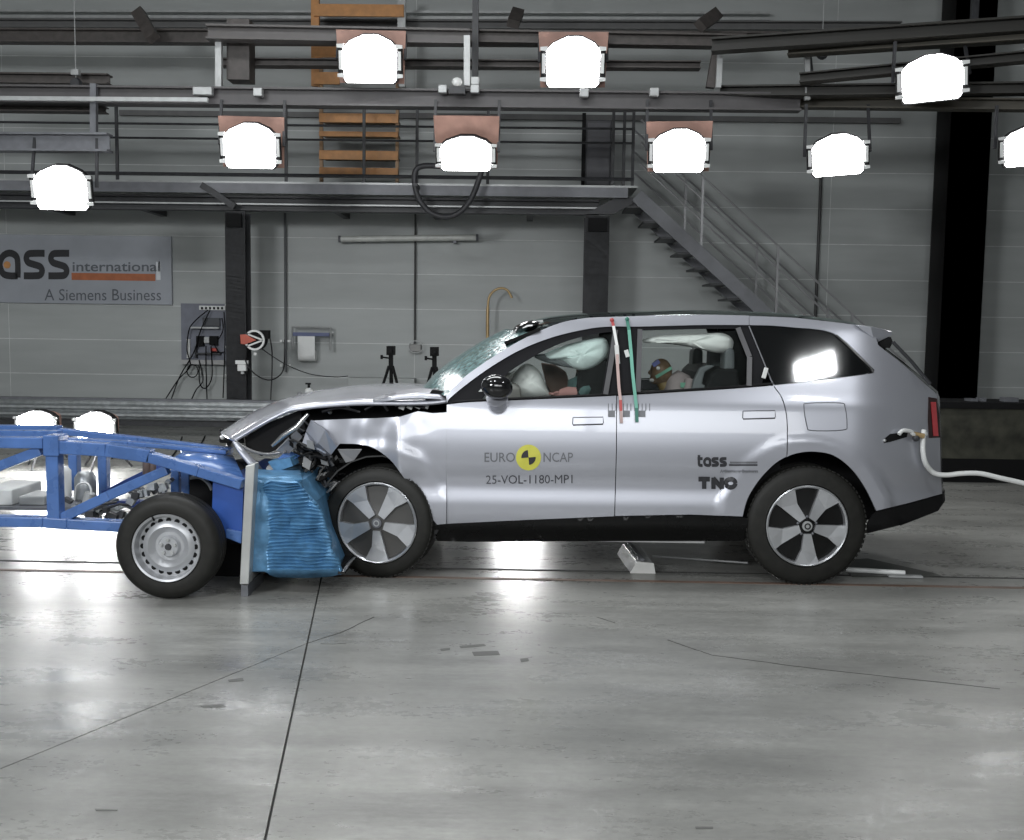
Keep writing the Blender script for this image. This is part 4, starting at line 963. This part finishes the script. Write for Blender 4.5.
# ---- lettering and stickers on the body side
CY = lambda x, y: car_y(x, y)
grey_ink = M('decal_grey', (.16, .165, .18), .4); blk = M('decal_black', (.03, .03, .035), .4)
place_text('decal_lettering', flat_text('EURO', .004), 484.5, 515, 462, 452.5, CY, grey_ink, car, slope=.0)
place_text('decal_lettering', flat_text('NCAP', .004), 543.5, 573, 462, 452.5, CY, grey_ink, car, slope=.0)
place_text('decal_letter', flat_text('25-VOL-1180-MP1'), 486, 572.5, 484, 475.5, CY, M('decal_mid', (.07, .07, .08), .4), car, slope=-.008, split=True)
cx_, cy_ = 528.5, 457.5
def disc(name, r, a0, a1, mat, eps, ry=None, r0=0):
    n = 24; mb = MB(); pts = []
    for k in range(n + 1):
        a = RAD(lerp(a0, a1, k / n)); x, y = cx_ + r * math.cos(a), cy_ - r * math.sin(a) * 1.03; pts.append(atY(x, y, car_y(x, y) - eps))
    mb.add([atY(cx_, cy_, car_y(cx_, cy_) - eps)] + pts, [(0, k + 1, k + 2) for k in range(n)]); return mk(name, mb, mat, car, fixn=False)
disc('decal_roundel', 12.6, 0, 360, M('decal_yellow', (.62, .60, .09), .4), .004, )
disc('decal_quadrant', 7.2, 95, 185, blk, .0055); disc('decal_quadrant', 7.2, 275, 365, blk, .0055)
place_text('decal_lettering', word_tass(.40), 697.5, 727, 467, 455, CY, blk, car, slope=0)
for x0, y0, x1, y1, m_ in ((729, 464.3, 757.5, 465.8, blk), (730, 461.6, 757.5, 463.4, grey_ink), (723, 470.5, 758, 471.6, grey_ink)):
    panel('decal_bar', [(x0, y0), (x1, y0), (x1, y1), (x0, y1)], m_, car, eps=.004, th=.001, step=6)
place_text('decal_lettering', flat_text('international'), 730, 757, 463.6, 461.2, CY, grey_ink, car, slope=0, eps=.0055)
place_text('decal_lettering', flat_text('A Siemens Business'), 720, 758, 473, 469.5, CY, grey_ink, car, slope=0, eps=.0055)
place_text('decal_lettering', strokes([[(0, .86), (1.1, .86)], [(.55, 1), (.55, 0)], [(1.45, 0), (1.45, 1)], [(1.42, .95), (2.28, .05)], [(2.25, 0), (2.25, 1)]] + [[(3.1 + .46 * math.cos(k * .3927), .5 + .36 * math.sin(k * .3927)) for k in range(17)]], .42), 698.5, 737.5, 490, 476.5, CY, blk, car, slope=0)
# measuring marks at the B pillar
for k in range(12):
    x = 608 + k * 3.75; panel('scale_tick', [(x, 403.5), (x + .8, 403.5), (x + .8, 411), (x, 411)], grey_ink, car, eps=.004, th=.001, step=8)
for x in (608, 623, 638.5): panel('scale_block', [(x, 410.5), (x + 7, 410.5), (x + 7, 417), (x, 417)], grey_ink, car, eps=.005, th=.001, step=8)
# ---- interior that moves with the car
seatm = M('seat_dark', (.009, .0095, .010), .8, spec=.2); grey_in = M('interior_grey', (.13, .145, .15), .6)
def ipr(name, pts, y0, y1, mat, bev=.02, label=None): return mk(name, MB().prism([atY(x, y, y0) for x, y in pts], (0, y1 - y0, 0)), mat, car, bev=bev, label=label)
ipr('front_seat', [(574, 404), (580, 368), (590, 352), (604, 352), (612, 372), (616, 405)], .38, .85, seatm)
ipr('front_seat', [(574, 404), (580, 368), (590, 352), (604, 352), (612, 372), (616, 405)], 1.15, 1.6, seatm)
ipr('headrest', [(592, 352), (595, 340), (606, 340), (608, 352)], .48, .72, seatm)
ipr('rear_seat', [(700, 404), (710, 376), (718, 369), (738, 369), (742, 404)], .30, 1.66, seatm)
for y0, y1, px in ((.36, .56, 729), (1.4, 1.6, 697), (.9, 1.1, 715)): ipr('rear_headrest', [(px - 5, 371), (px - 4, 350), (px + 1, 347), (px + 6, 350), (px + 6, 370)], y0, y1, grey_in)
ipr('dashboard', [(462, 404), (480, 388), (505, 382), (520, 386), (522, 404)], .20, 1.75, M('dash_beige', (.30, .29, .27), .6), .03)
ipr('headliner', [(560, 330), (600, 325), (740, 323), (850, 332), (850, 338), (740, 328), (600, 330.5), (565, 335)], .40, CW - .40, M('headliner', (.2, .2, .2), .8), 0)
ipr('boot_wall', [(752, 404), (752, 330), (757, 330), (757, 404)], .34, CW - .34, black, 0)
ipr('pillar_core', [(616, 400), (618, 332), (638, 332), (637, 400)], .34, .40, black, 0)
ipr('brown_trim', [(541, 363), (555, 365), (566, 372), (572, 390), (552, 397), (546, 384)], .95, 1.05, M('trim_brown', (.20, .12, .085), .6, var=.2), .01, 'brown leather trim behind the airbags')
# airbags
air = M('airbag_white', (.88, .90, .87), .75, var=.04); teal = M('airbag_curtain', (.74, .87, .84), .6, var=.08)
def pillow(name, outl, Y, th, mat, label):
    L = [tuple(p) for p in cr(outl, 4, True)]; c = (sum(p[0] for p in L) / len(L), sum(p[1] for p in L) / len(L)); mb = MB(); n = len(L)
    rings = []
    for s, d in ((1, 0), (.92, .55), (.75, .85), (.45, 1), (.15, 1.03)):
        rings.append([atY(c[0] + (x - c[0]) * s, c[1] + (y - c[1]) * s, Y - d * th + .02 * noise.noise(V((x * .09, y * .12, s * 3)))) for x, y in L])
    vs = [p for r in rings for p in r]; fs = [(i * n + k, i * n + (k + 1) % n, (i + 1) * n + (k + 1) % n, (i + 1) * n + k) for i in range(4) for k in range(n)] + [tuple(4 * n + k for k in range(n)), tuple(range(n - 1, -1, -1))]
    return mk(name, mb.add(vs, fs), mat, car, smooth=60, label=label)
pillow('curtain_airbag', [(538, 358), (560, 347), (585, 340), (604, 338), (609, 348), (607, 358), (596, 367), (584, 371), (572, 368), (560, 361)], .42, .10, teal, 'deployed curtain airbag hanging in the front window')
pillow('airbag_sleeve', [(534, 356), (545, 354), (562, 359), (578, 368), (560, 366), (542, 361)], .40, .05, grey_in, 'grey lower edge of the curtain airbag')
pillow('steering_airbag', [(509, 398), (513, 378), (521, 366), (530, 364), (540, 372), (547, 388), (548, 399)], .55, .20, air, 'white steering wheel airbag')
pillow('side_airbag', [(644, 339), (665, 335), (695, 334), (722, 333), (733, 340), (731, 350), (718, 353), (690, 347), (660, 343), (645, 343)], .42, .08, air, 'deployed white curtain airbag in the rear window')
pillow('knee_cover', [(500, 398), (508, 378), (517, 370), (515, 398)], .9, .1, M('cover_grey', (.42, .43, .41), .7), None)
# child seat
ipr('child_seat', [(690, 398), (694, 380), (700, 368), (708, 365), (715, 366), (705, 372), (702, 384), (714, 389), (714, 394), (704, 400)], .36, .42, grey_in, .01, 'grey wing of the child seat')

# ================================================================== dummies seated in the car
def head(c, r, mat, par, name='head'):
    m = MB().ball(c, (r * .92, r * .8, r * 1.12), 18, 12)
    m.ball(c + V((-r * .86, 0, -r * .05)), (r * .22, r * .16, r * .2), 8, 6)          # nose
    m.ball(c + V((-r * .45, 0, -r * .62)), (r * .5, r * .5, r * .42), 10, 8)          # jaw
    return mk(name, m, mat, par, smooth=60)
YD = .56
c_ = atY(661, 372, YD)
t = thing('test_dummy', 'small crash test dummy with a brown head and coloured marks in the rear window', 'dummy', atY(672, 396, YD))
skin_d = M('dummy_brown', (.17, .105, .055), .5, var=.3, scale=30)
hd = head(c_, .088, skin_d, t)
mk('neck', MB().tube([c_ + V((.01, 0, -.07)), atY(667, 391, YD)], [.045, .05], 12), M('dummy_yellow', (.22, .15, .05), .5), t, smooth=60)
mk('mark_patch', MB().obx(c_ + V((.01, -.073, .0)), (.13, .012, .022), Matrix.Rotation(RAD(-32), 3, 'Y')), M('mark_green', (.12, .32, .22), .5), hd, label='green stripe on the head')
mk('mark_patch', MB().obx(c_ + V((-.045, -.055, .065)), (.055, .02, .03), Matrix.Rotation(RAD(-35), 3, 'Y')), M('mark_blue', (.13, .16, .45), .5), hd, label='blue mark on the forehead')
mk('mark_patch', MB().ball(c_ + V((-.03, -.066, .03)), .014, 8, 6), white, hd)
mk('mark_patch', MB().ball(c_ + V((-.07, -.03, -.06)), (.02, .03, .014), 8, 6), white, hd)
tc = atY(681, 388, YD)
mk('torso', MB().tube([atY(684, 373, YD), atY(680, 381, YD), atY(678, 392, YD), atY(680, 402, YD)], [.05, .10, .125, .13], 16), M('shirt_grey', (.26, .225, .22), .8, var=.2), t, smooth=60)
mk('shirt_mark', MB().obx(atY(684, 385, YD - .125), (.05, .01, .035)), M('mark_green', (.12, .32, .22), .5), t, label='green print on the shirt')
mk('upper_arm', MB().tube([atY(690, 380, YD - .1), atY(688, 392, YD - .13), atY(678, 400, YD - .13)], [.04, .038, .03], 10), M('shirt_grey', (.26, .225, .22), .8), t, smooth=60)
YD = .60
t = thing('test_dummy', 'adult crash test dummy in a dark teal shirt, half hidden behind the front airbags', 'dummy', atY(588, 400, YD))
c_ = atY(590, 362, YD); head(c_, .105, skin_d, t)
mk('torso', MB().tube([atY(592, 376, YD), atY(588, 384, YD), atY(588, 396, YD), atY(590, 412, YD)], [.06, .15, .16, .15], 16), M('shirt_teal', (.065, .12, .115), .8, var=.3, scale=20), t, smooth=60)
mk('upper_arm', MB().tube([atY(594, 382, YD - .15), atY(584, 392, YD - .2), atY(574, 394, YD - .15)], [.05, .045, .04], 10), M('shirt_teal', (.065, .12, .115), .8), t, smooth=60)
fa = mk('forearm', MB().tube([atY(579, 393, YD - .18), atY(568, 392, YD - .15), atY(561, 393, YD - .12)], [.042, .04, .03], 10), M('dummy_pink', (.42, .22, .20), .6), t, smooth=60)
hb_ = atY(558, 394, YD - .12)
mk('palm', MB().ball(hb_, (.04, .03, .022), 10, 8), M('dummy_pink', (.42, .22, .20), .6), fa, smooth=60)
for k, ln in enumerate((.05, .06, .062, .055)): mk('finger', MB().tube([hb_ + V((-.03, -.022 + .015 * k, 0)), hb_ + V((-.03 - ln * .6, -.022 + .015 * k, .004)), hb_ + V((-.03 - ln, -.022 + .015 * k, -.012))], [.009, .008, .006], 7), M('dummy_pink', (.42, .22, .20), .6), fa, smooth=60)
mk('thumb', MB().tube([hb_ + V((0, -.025, .01)), hb_ + V((-.03, -.045, .01))], [.01, .007], 7), M('dummy_pink', (.42, .22, .20), .6), fa, smooth=60)

# ribbons on the B pillar
def ribbon(label, pts, w, mats, tagp=None):
    P = [atY(x, y, car_y(x, y) - .02) for x, y in pts]; t = thing('ribbon', label, 'ribbon', P[-1])
    for i in range(len(P) - 1): mk('strip', MB().bar(P[i], P[i + 1], w, .004, (0, 1, 0)), mats[i], t)
    mk('fixing_dot', MB().ball(P[0] + V((0, -.004, 0)), .016, 8, 6), mats[0], t)
    if tagp: a, b = atY(tagp[0], tagp[3], P[0].y - .18), atY(tagp[2], tagp[1], P[0].y - .18); mk('tag', MB().bx(a.x, b.x, P[2].y - .02, P[2].y - .012, a.z, b.z), white, t, label='white paper tag')
ribred = M('ribbon_red', (.45, .08, .08), .5); ribpale = M('ribbon_pale', (.52, .38, .36), .6); ribg = M('ribbon_green', (.16, .42, .33), .5); ribgd = M('ribbon_green_dark', (.05, .2, .15), .5)
ribbon('red and white ribbon hanging over the pillar between the two side doors', [(612, 320), (613.5, 326), (617, 346), (617.5, 365), (619, 388), (620.5, 400), (621, 411), (621.5, 423)], .020, [ribred, white, ribpale, ribpale, ribpale, ribred, ribpale, ribred])
ribbon('green ribbon hanging over the pillar between the two side doors', [(627, 319), (629, 330), (631, 352), (632.5, 372), (635, 395), (636.5, 408), (637, 422)], .022, [ribgd, ribg, ribg, ribg, ribg, ribgd], (632, 370, 636, 379))
for i, pts in enumerate((((616.5, 345), (618, 364)), ((622, 366), (620.5, 382)), ((626, 350), (628, 357)))):
    a, b = atY(*pts[0], .20), atY(*pts[1], .20); tag(mk('paper_strip', MB().bar(a, b, .03, .004, (0, 1, 0)), white, bev=.004), ['white paper strip hanging on the pillar beside the red ribbon, left', 'short white paper strip between the ribbons, lower', 'small white paper strip left of the green ribbon, upper'][i], 'paper')
a = atY(765, 373, .12); tag(mk('paper_strip', MB().obx(a, (.03, .008, .075), Matrix.Rotation(.25, 3, 'Y')), white, bev=.004), 'small white tag on the black window pillar behind the rear door', 'paper')

# white cable out of the rear corner
t = thing('white_hose', 'white cable leaving a black slot in the rear corner of the car to the right', 'hose', atY(910, 445, .1))
pts = [(899, 434), (903, 430.5), (911, 431.5), (913, 434), (921, 436), (926, 434)]
hp = M('hose_white', (.72, .73, .72), .45, var=.05)
mk('hook', MB().tube([atY(x, y, car_y(min(x, 930), y) - .05) for x, y in cr(pts, 5)], .014, 8), hp, t, smooth=60)
pts = [(924, 430), (923, 440), (923, 452), (926, 464), (934, 473), (946, 475), (962, 473.5), (980, 473.5), (1000, 478), (1030, 485), (1060, 495)]
mk('line', MB().tube([atY(x, y, car_y(min(x, 930), y) - .06) for x, y in cr(pts, 5)], .018, 8), hp, t, smooth=60)
mk('coupling', MB().tube([atY(913, 434, .12), atY(924, 436, .12)], .018, 8), brass, t); mk('coupling_end', MB().ball(atY(916, 438, .12), .025, 10, 8), steel_dark, t)
panel('slot', [(883, 440), (890, 434), (908, 432), (907, 437), (890, 442), (884, 443)], black, car, eps=.003, th=.002, step=4, label='black slot in the rear corner')
mk('slot_bolt', MB().ball(atY(884.5, 440.5, car_y(884, 440) - .004), .012, 8, 6), steel_light, car)
# ================================================================== blue trolley with the deformable barrier
TN, TF = -.52, 1.15                           # near and far side of the trolley
tr = thing('test_trolley', 'blue steel trolley with a crushed blue honeycomb barrier at its front, left of the car', 'trolley', (atY(120, 560, .5).x, .5, 0))
def TB(name, pts, h, Y, mat=None, d=.10, name_label=None):
    mb = MB(); P = [atY(x, y, Y) for x, y in pts]; hh = h * (Y + 7.1) / F
    for i in range(len(P) - 1): mb.bar(P[i], P[i + 1], d, hh)
    return mk(name, mb, mat or blue, tr, bev=.006)
XN = -50
# near frame
TB('top_beam', [(XN, 441.5), (46, 442.5)], 11, TN + .05); TB('top_beam', [(58, 446.5), (108, 449.5), (152, 456)], 13, TN + .05)
p, q = atY(43.5, 456, TN), atY(59, 435.5, TN); mk('joint_block', MB().bx(p.x, q.x, TN - .01, TN + .14, p.z, q.z), blue, tr, bev=.008)
TB('diagonal_beam', [(149, 456.5), (200, 471), (243, 484)], 10, TN + .05)
TB('lower_beam', [(XN, 519.5), (46, 521.5), (70, 523), (128, 526)], 10.5, TN + .05)
p, q = atY(46, 520, TN), atY(57, 455, TN); mk('post', MB().bx(p.x, q.x, TN + .01, TN + .10, p.z, q.z), blue, tr, bev=.006)
TB('brace', [(62, 518), (110, 495), (168, 469.5)], 10, TN + .06, d=.07)
TB('brace', [(XN, 487), (0, 466), (42, 450)], 10, TN + .06, d=.07)
# inner / far frame
TM = .55
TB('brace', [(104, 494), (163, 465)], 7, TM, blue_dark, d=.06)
for x, y0, y1, Y in ((72.5, 455, 491, TM), (102, 455, 496, TM), (174.5, 470, 498, TM - .3), (185, 470, 498, TM - .3)):
    w = 8; p, q = atY(x - w / 2, y1, Y), atY(x + w / 2, y0, Y); mk('post', MB().bx(p.x, q.x, Y, Y + .08, p.z, q.z), blue, tr, bev=.006)
TB('rear_beam', [(XN, 427.5), (60, 428.5)], 6, TF, blue); TB('rear_beam', [(60, 431), (140, 440), (232, 451)], 6, TF, blue)
TB('centre_beam', [(58, 439), (130, 443), (228, 452)], 4, TM, blue); TB('centre_beam', [(XN, 433), (60, 434)], 7, TM, blue)
for x in ():
    y = 443 + .03 * x; a = atY(x, y, TN + .1); mk('cross_member', MB().bar((a.x, TN + .11, a.z), (a.x, TF - .05, a.z), .09, .09, Z), blue, tr)
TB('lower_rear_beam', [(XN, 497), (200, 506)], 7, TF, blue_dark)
# front structure: sloping deck plates, box behind the barrier plate
mk('deck_plate', MB().grid([[atY(x, y, TN + .1) for x, y in ((172, 459), (200, 466), (243, 476))], [atY(x, y, TM) for x, y in ((182, 452), (210, 453), (233, 455))], [atY(x, y, TF) for x, y in ((180, 448), (205, 450), (232, 453))]]), blue, tr, solid=.015, smooth=40)
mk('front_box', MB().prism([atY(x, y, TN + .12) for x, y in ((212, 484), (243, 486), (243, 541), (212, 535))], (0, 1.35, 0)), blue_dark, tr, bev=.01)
mk('front_web', MB().prism([atY(x, y, TN + .06) for x, y in ((213, 481), (243, 489), (242, 542), (226, 538), (212, 512))], (0, .02, 0)), M('blue_web', (.022, .075, .31), .35, var=.15, coat=.2), tr)
mk('front_foot', MB().prism([atY(x, y, TN + .04) for x, y in ((226, 529), (242, 532), (241, 544), (226, 538))], (0, .1, 0)), blue, tr, bev=.006)
mk('wheel_arch', MB().prism([atY(x, y, .05) for x, y in ((189, 499), (190, 478), (200, 477), (209, 484), (212, 490), (212, 512), (200, 505))], (0, .9, 0)), black, tr)
mk('arch_edge', MB().tube([atY(x, y, .04) for x, y in cr([(190, 478), (200, 477.5), (208, 483), (212, 490)], 4)], .012, 6), steel_light, tr)
mk('undertray', MB().prism([atY(x, y, .0) for x, y in ((205, 540), (243, 545), (243, 572), (228, 588), (212, 584), (205, 570))], (0, .9, 0)), black, tr)
# equipment on the trolley bed
bed = atY(60, 515, .3).z
mk('bed_plate', MB().bx(atY(XN, 500, .4).x, atY(120, 500, .4).x, -.06, .38, atY(60, 521, TN).z - .02, atY(60, 521, TN).z), M('bed_grey', (.10, .105, .12), .5), tr)
zb_ = atY(60, 521, TN).z
p, q = atY(-20, 515, .0), atY(29, 490, .0); mk('equipment_box', MB().bx(p.x, q.x - .12, .0, .45, zb_, q.z), M('box_white', (.55, .56, .55), .4), tr, bev=.01, label='pale grey equipment box')
p, q = atY(29, 517, .0), atY(43, 497, .0); mk('equipment_box', MB().bx(p.x - .08, q.x, .02, .3, zb_, q.z), M('box_grey', (.33, .34, .34), .45), tr, bev=.01, label='small grey equipment box')
mk('cylinder', MB().tube([atY(84, 515, .05), atY(90, 493, .05)], .035, 14), steel_light, tr, smooth=40)
mk('reservoir', MB().lathe([(0, 0), (.07, 0), (.075, .02), (.075, .16), (.05, .2), (0, .21)], V((atY(86, 505, .3).x, .3, zb_)), (0, 0, 1), 18), galv, tr, smooth=40)
mk('reservoir', MB().lathe([(0, 0), (.05, 0), (.055, .02), (.055, .20), (.03, .23), (0, .23)], V((atY(64, 505, .35).x, .35, zb_)), (0, 0, 1), 18), white, tr, smooth=40)
mk('hose_loop', MB().tube([atY(x, y, .05) for x, y in cr([(74, 500), (77, 486), (86, 483), (91, 490), (90, 500)], 5)], .008, 6), white, tr, smooth=60)
mb1, mb2 = MB(), MB()
for i in range(46):
    x = rnd.uniform(58, 125); y = rnd.uniform(500, 516) if x < 96 else rnd.uniform(506, 518); mbb = mb1 if i % 2 else mb2; c = atY(x, y, rnd.uniform(-.05, .3))
    if i % 3: mbb.obx(c, (rnd.uniform(.02, .07), .05, rnd.uniform(.02, .06)), Matrix.Rotation(rnd.uniform(-.5, .5), 3, 'Y'))
    else: mbb.tube([c, c + V((rnd.uniform(.03, .1), 0, rnd.uniform(-.02, .05))), c + V((rnd.uniform(.1, .16), .05, rnd.uniform(-.03, .03)))], .010, 6)
for i in range(30):
    x = rnd.uniform(130, 172); y = lerp(497, 484, (x - 130) / 42) + rnd.uniform(-4, 5); mbb = mb1 if i % 2 else mb2; c = atY(x, y, rnd.uniform(-.1, .2)); mbb.obx(c, (rnd.uniform(.02, .05), .05, rnd.uniform(.02, .05)), Matrix.Rotation(rnd.uniform(-.7, .7), 3, 'Y'))
mk('fittings', mb1, galv, tr, kind='stuff'); mk('fittings', mb2, steel_dark, tr, kind='stuff')
for k in range(7): mk('bolt', MB().ball(atY(182 + k * 4.6, 493 + k * 1.9 + .35 * k * k, TN + .05), .008, 8, 6), steel_light, tr)
mk('valve', MB().tube([atY(147, 474, .3), atY(147, 462, .3)], .03, 10).tube([atY(153, 474, .3), atY(153, 463, .3)], .022, 10), M('valve_brown', (.16, .12, .11), .4), tr, smooth=40)
# wheels of the trolley
def trolley_wheel(c, side, rt, rr):
    ax = V((0, -side, 0))
    w = mk('wheel', MB().lathe([(rr * .985, -.16), (rr * .99, -.005), (rr * 1.03, .01), (rr * 1.10, .012), (lerp(rr, rt, .55), .014), (rt * .93, .002), (rt * .985, -.022), (rt, -.05), (rt, -.075), (rt * .985, -.078), (rt * .985, -.085), (rt, -.088), (rt, -.125), (rt * .985, -.128), (rt * .985, -.135), (rt, -.138), (rt * .985, -.178), (rt * .9, -.20), (rr, -.21)], c, ax, 56), rubber, tr, smooth=40, label='black tyre on a silver steel rim')
    rim = mk('steel_rim', MB().lathe([(rr * 1.0, .006), (rr * .985, .014), (rr * .93, .008), (rr * .92, -.03), (rr * .88, -.05), (rr * .80, -.052), (rr * .70, -.035), (rr * .60, -.028), (rr * .50, -.045), (rr * .42, -.06), (rr * .33, -.058), (rr * .30, -.05), (rr * .28, -.03), (.0, -.03)], c, ax, 56), M('steel_rim', (.47, .48, .50), .36, metal=.5, var=.05), w, smooth=35)
    if side > 0:
        for k in range(20):
            a = 6.28318 * k / 20; d = V((math.cos(a), 0, math.sin(a)))
            mk('vent_hole', MB().lathe([(0, .004), (.017, .004), (.017, -.01)], c + d * rr * .77 + ax * -.049, (ax + d * .15), 10), black, w)
        for k in range(5):
            a = 6.28318 * k / 5 + .3; d = V((math.cos(a), 0, math.sin(a)))
            mk('wheel_bolt', MB().lathe([(0, .018), (.011, .018), (.013, 0)], c + d * .045 + ax * -.031, ax, 6), steel_light, w)
        mk('hub_nut', MB().lathe([(0, .012), (.018, .012), (.022, 0)], c + ax * -.03, ax, 12), steel_dark, w)
        mk('valve_stem', MB().tube([c + V((-.075, -.0, rr * .80)), c + V((-.08, -.02, rr * .92))], .006, 6), black, w)
    return w
cw = atY(166.5, 548, TN - .12)
rtr = 52.5 * (TN - .08 + 7.1) / F; cw.z = max(cw.z, .30)
rtr = cw.z
trolley_wheel(cw, 1, rtr, 35.3 * (TN - .12 + 7.1) / F)
trolley_wheel(V((cw.x, TF + .10, cw.z)), -1, rtr, .22)
mk('axle', MB().tube([(cw.x, TN + .14, cw.z), (cw.x, TF - .1, cw.z)], .04, 10), steel_dark, tr)
cl = V((atY(-120, 551, TN).x - 1.2, TN - .08, cw.z))
trolley_wheel(cl, 1, rtr, .22); trolley_wheel(V((cl.x, TF + .10, cl.z)), -1, rtr, .22)
xl_ = cl.x - .3
for y, Y in ((441.5, TN + .05), (519.5, TN + .05), (427.5, TF), (433, TM), (497, TF)):
    e_ = atY(XN, y, Y); mk('frame_rail', MB().bar((xl_, Y, e_.z), (e_.x, Y, e_.z), .1, .07), blue, tr)
zt_, zl_ = atY(XN, 441.5, TN + .05).z, atY(XN, 519.5, TN + .05).z
for x in (xl_ + .05, cl.x + .55):
    for Y in (TN + .05, TF): mk('post', MB().bar((x, Y, zl_), (x, Y, zt_), .08, .08, (0, 1, 0)), blue, tr)
mk('cross_member', MB().bar((xl_ + .05, TN + .05, zt_), (xl_ + .05, TF, zt_), .08, .07), blue, tr)
mk('cross_member', MB().bar((xl_ + .05, TN + .05, zl_), (xl_ + .05, TF, zl_), .08, .07), blue, tr)
mk('axle', MB().tube([(cl.x, TN + .14, cl.z), (cl.x, TF - .1, cl.z)], .04, 10), steel_dark, tr)
# barrier plate
ps = [atY(x, y, TN - .03) for x, y in ((245.5, 466), (255, 463.5), (254.5, 470), (248.5, 584.5), (239.5, 584.5))]
mk('barrier_plate', MB().prism(ps, (0, .10, 0)).prism([atY(x, y, TN + .075) for x, y in ((246, 492), (254, 492), (249, 584.5), (241, 584.5))], (0, 1.5, 0)), M('alu_plate', (.50, .51, .50), .38, metal=.35, var=.1), tr, bev=.006)
pf = [atY(x, y, TN - .005) for x, y in ((241, 585), (248, 585), (248, 596.5), (241, 596.5))]
mk('plate_foot', MB().prism(pf, (0, .4, 0)), steel_grey, tr)
# crushed honeycomb barrier: cladding with horizontal folds
def edgeR(y):                                 # right outline of the crushed block
    P = [(478, 302), (488, 304), (495, 310), (503, 318), (512, 323), (530, 328), (548, 333), (560, 338), (572, 344)]
    for i in range(len(P) - 1):
        if y <= P[i + 1][0]: return lerp(P[i][1], P[i + 1][1], max(0, (y - P[i][0]) / (P[i + 1][0] - P[i][0])))
    return P[-1][1]
def edgeL(y): return lerp(255, 250.5, (y - 478) / 92)
rows = []; y = 478.0; k = 0
while y <= 571.5:
    row = []; nx = 22
    for i in range(nx + 1):
        u = i / nx; x = lerp(edgeL(y), edgeR(y), u); Y = TN + .10
        Y += .02 * math.sin(u * 5) + (.05 * sm(.72, 1, u)) + .03 * noise.noise(V((x * .08, y * .05, 3)))
        fold = .011 if k % 2 else -.007
        Y += fold * sm(.18, .30, u) * (1 - .7 * sm(.8, .98, u)) * (1 + .35 * noise.noise(V((x * .1, y * .3, 8))))
        row.append(atY(x, y + .5 * math.sin(u * 9 + k * .3), Y))
    rows.append(row); y += 1.75; k += 1
mk('honeycomb_block', MB().grid(rows), foilblue, tr, solid=.05, smooth=25, label='crushed blue foil-clad honeycomb with horizontal folds')
mk('honeycomb_core', MB().prism([atY(x, y, TN + .22) for x, y in ((256, 480), (300, 482), (314, 503), (322, 535), (336, 568), (252, 568))], (0, .85, 0)), foilblue, tr)
mk('honeycomb_top', MB().grid([[atY(x, y, TN + .1) for x, y in ((255, 478), (275, 480), (302, 479))], [atY(x, y, TN + .5) for x, y in ((257, 469), (275, 470), (300, 470))]]), foilblue, tr, solid=.02, smooth=30)
for i, (pts) in enumerate((((268, 462), (290, 458), (293, 466), (275, 472)), ((275, 461), (283, 454), (296, 458), (288, 466)))):
    mk('torn_foil', MB().prism([atY(x, y, .0 + .06 * i) for x, y in pts], (0.02, .10, .01)), (foilblue, blue)[i], tr)
mk('barrier_sole', MB().prism([atY(x, y, TN + .09) for x, y in ((250, 568.5), (285, 571), (345, 571.5), (345, 574), (285, 573.5), (250, 571.5))], (0, 1.0, 0)), black_gloss, tr)

# far bonnet-side box seen over the trolley front
a = atY(226, 436, 1.6)
t = thing('camera_box', 'small black box with a bright eye standing behind the front end of the trolley', 'camera', (a.x, 1.7, 0))
p, q = atY(219, 443, 1.6), atY(232, 429, 1.6); mk('body', MB().bx(p.x, q.x + .1, 1.6, 1.8, p.z, q.z), black, t, bev=.008)
mk('eye', MB().ball(atY(222.5, 437, 1.59), .022, 10, 8), white, t); mk('stand', MB().tube([(a.x, 1.7, p.z), (a.x, 1.7, 0)], .025, 8), steel_dark, t)
mk('arm', MB().tube([atY(220, 430, 1.58), atY(228, 432, 1.58), atY(236, 437, 1.5)], .012, 6), black, t)

# ------------------------------------------------------------------ things on the floor under and behind the car
e = [atZ(630, 573), atZ(655, 573)]; w = (e[1] - e[0]).length; g0 = (e[0] + e[1]) / 2; d = atZ(625, 548) - atZ(643, 572); d = d.normalized()
t = thing('tow_guide', 'short pale metal tow guide lying on the track under the car', 'guide', g0)
pr = [(-.5, 0), (.5, 0), (.42, .075), (-.25, .085)]
F0 = [g0 + V((x * w, 0, z)) for x, z in pr]; L_ = d * .62
mk('body', MB().prism(F0, L_), steel_light, t, bev=.005); mk('end_plate', MB().prism([p - d * .012 for p in F0], d * .011), M('plate_white', (.66, .66, .64), .45), t, label='pale end plate')
mk('ridge', MB().bar(g0 + Z * .092 + d * .02, g0 + Z * .092 + d * .60, .03, .015), steel_grey, t)
a, b = atZ(652, 556, .02), atZ(748, 563, .02); tag(mk('metal_rod', MB().tube([a, b], .009, 8), steel_light), 'thin pale rod lying on the floor under the car', 'rod')
a, b = atZ(846, 569.5, .022), atZ(905, 573, .022); tag(mk('white_tube', MB().tube([a, b], .019, 10), white, smooth=50), 'white tube lying on the floor behind the rear wheel', 'rod')
a, b = atZ(888, 575.5, .012), atZ(922, 576.5, .012); tag(mk('flat_bar', MB().bar(a, b, .05, .015), steel_light), 'short pale flat bar beside the white tube behind the rear wheel', 'bar')
pp = [atZ(x, y) for x, y in ((852, 577), (944, 577.2), (935, 574), (868, 559), (835, 561))]
tag(mk('floor_plate', MB().prism([p + Z * .006 for p in pp], (0, 0, -.0055)), M('plate_dark', (.035, .037, .032), .45, var=.3)), 'dark flat steel plate on the floor behind the rear wheel', 'plate')
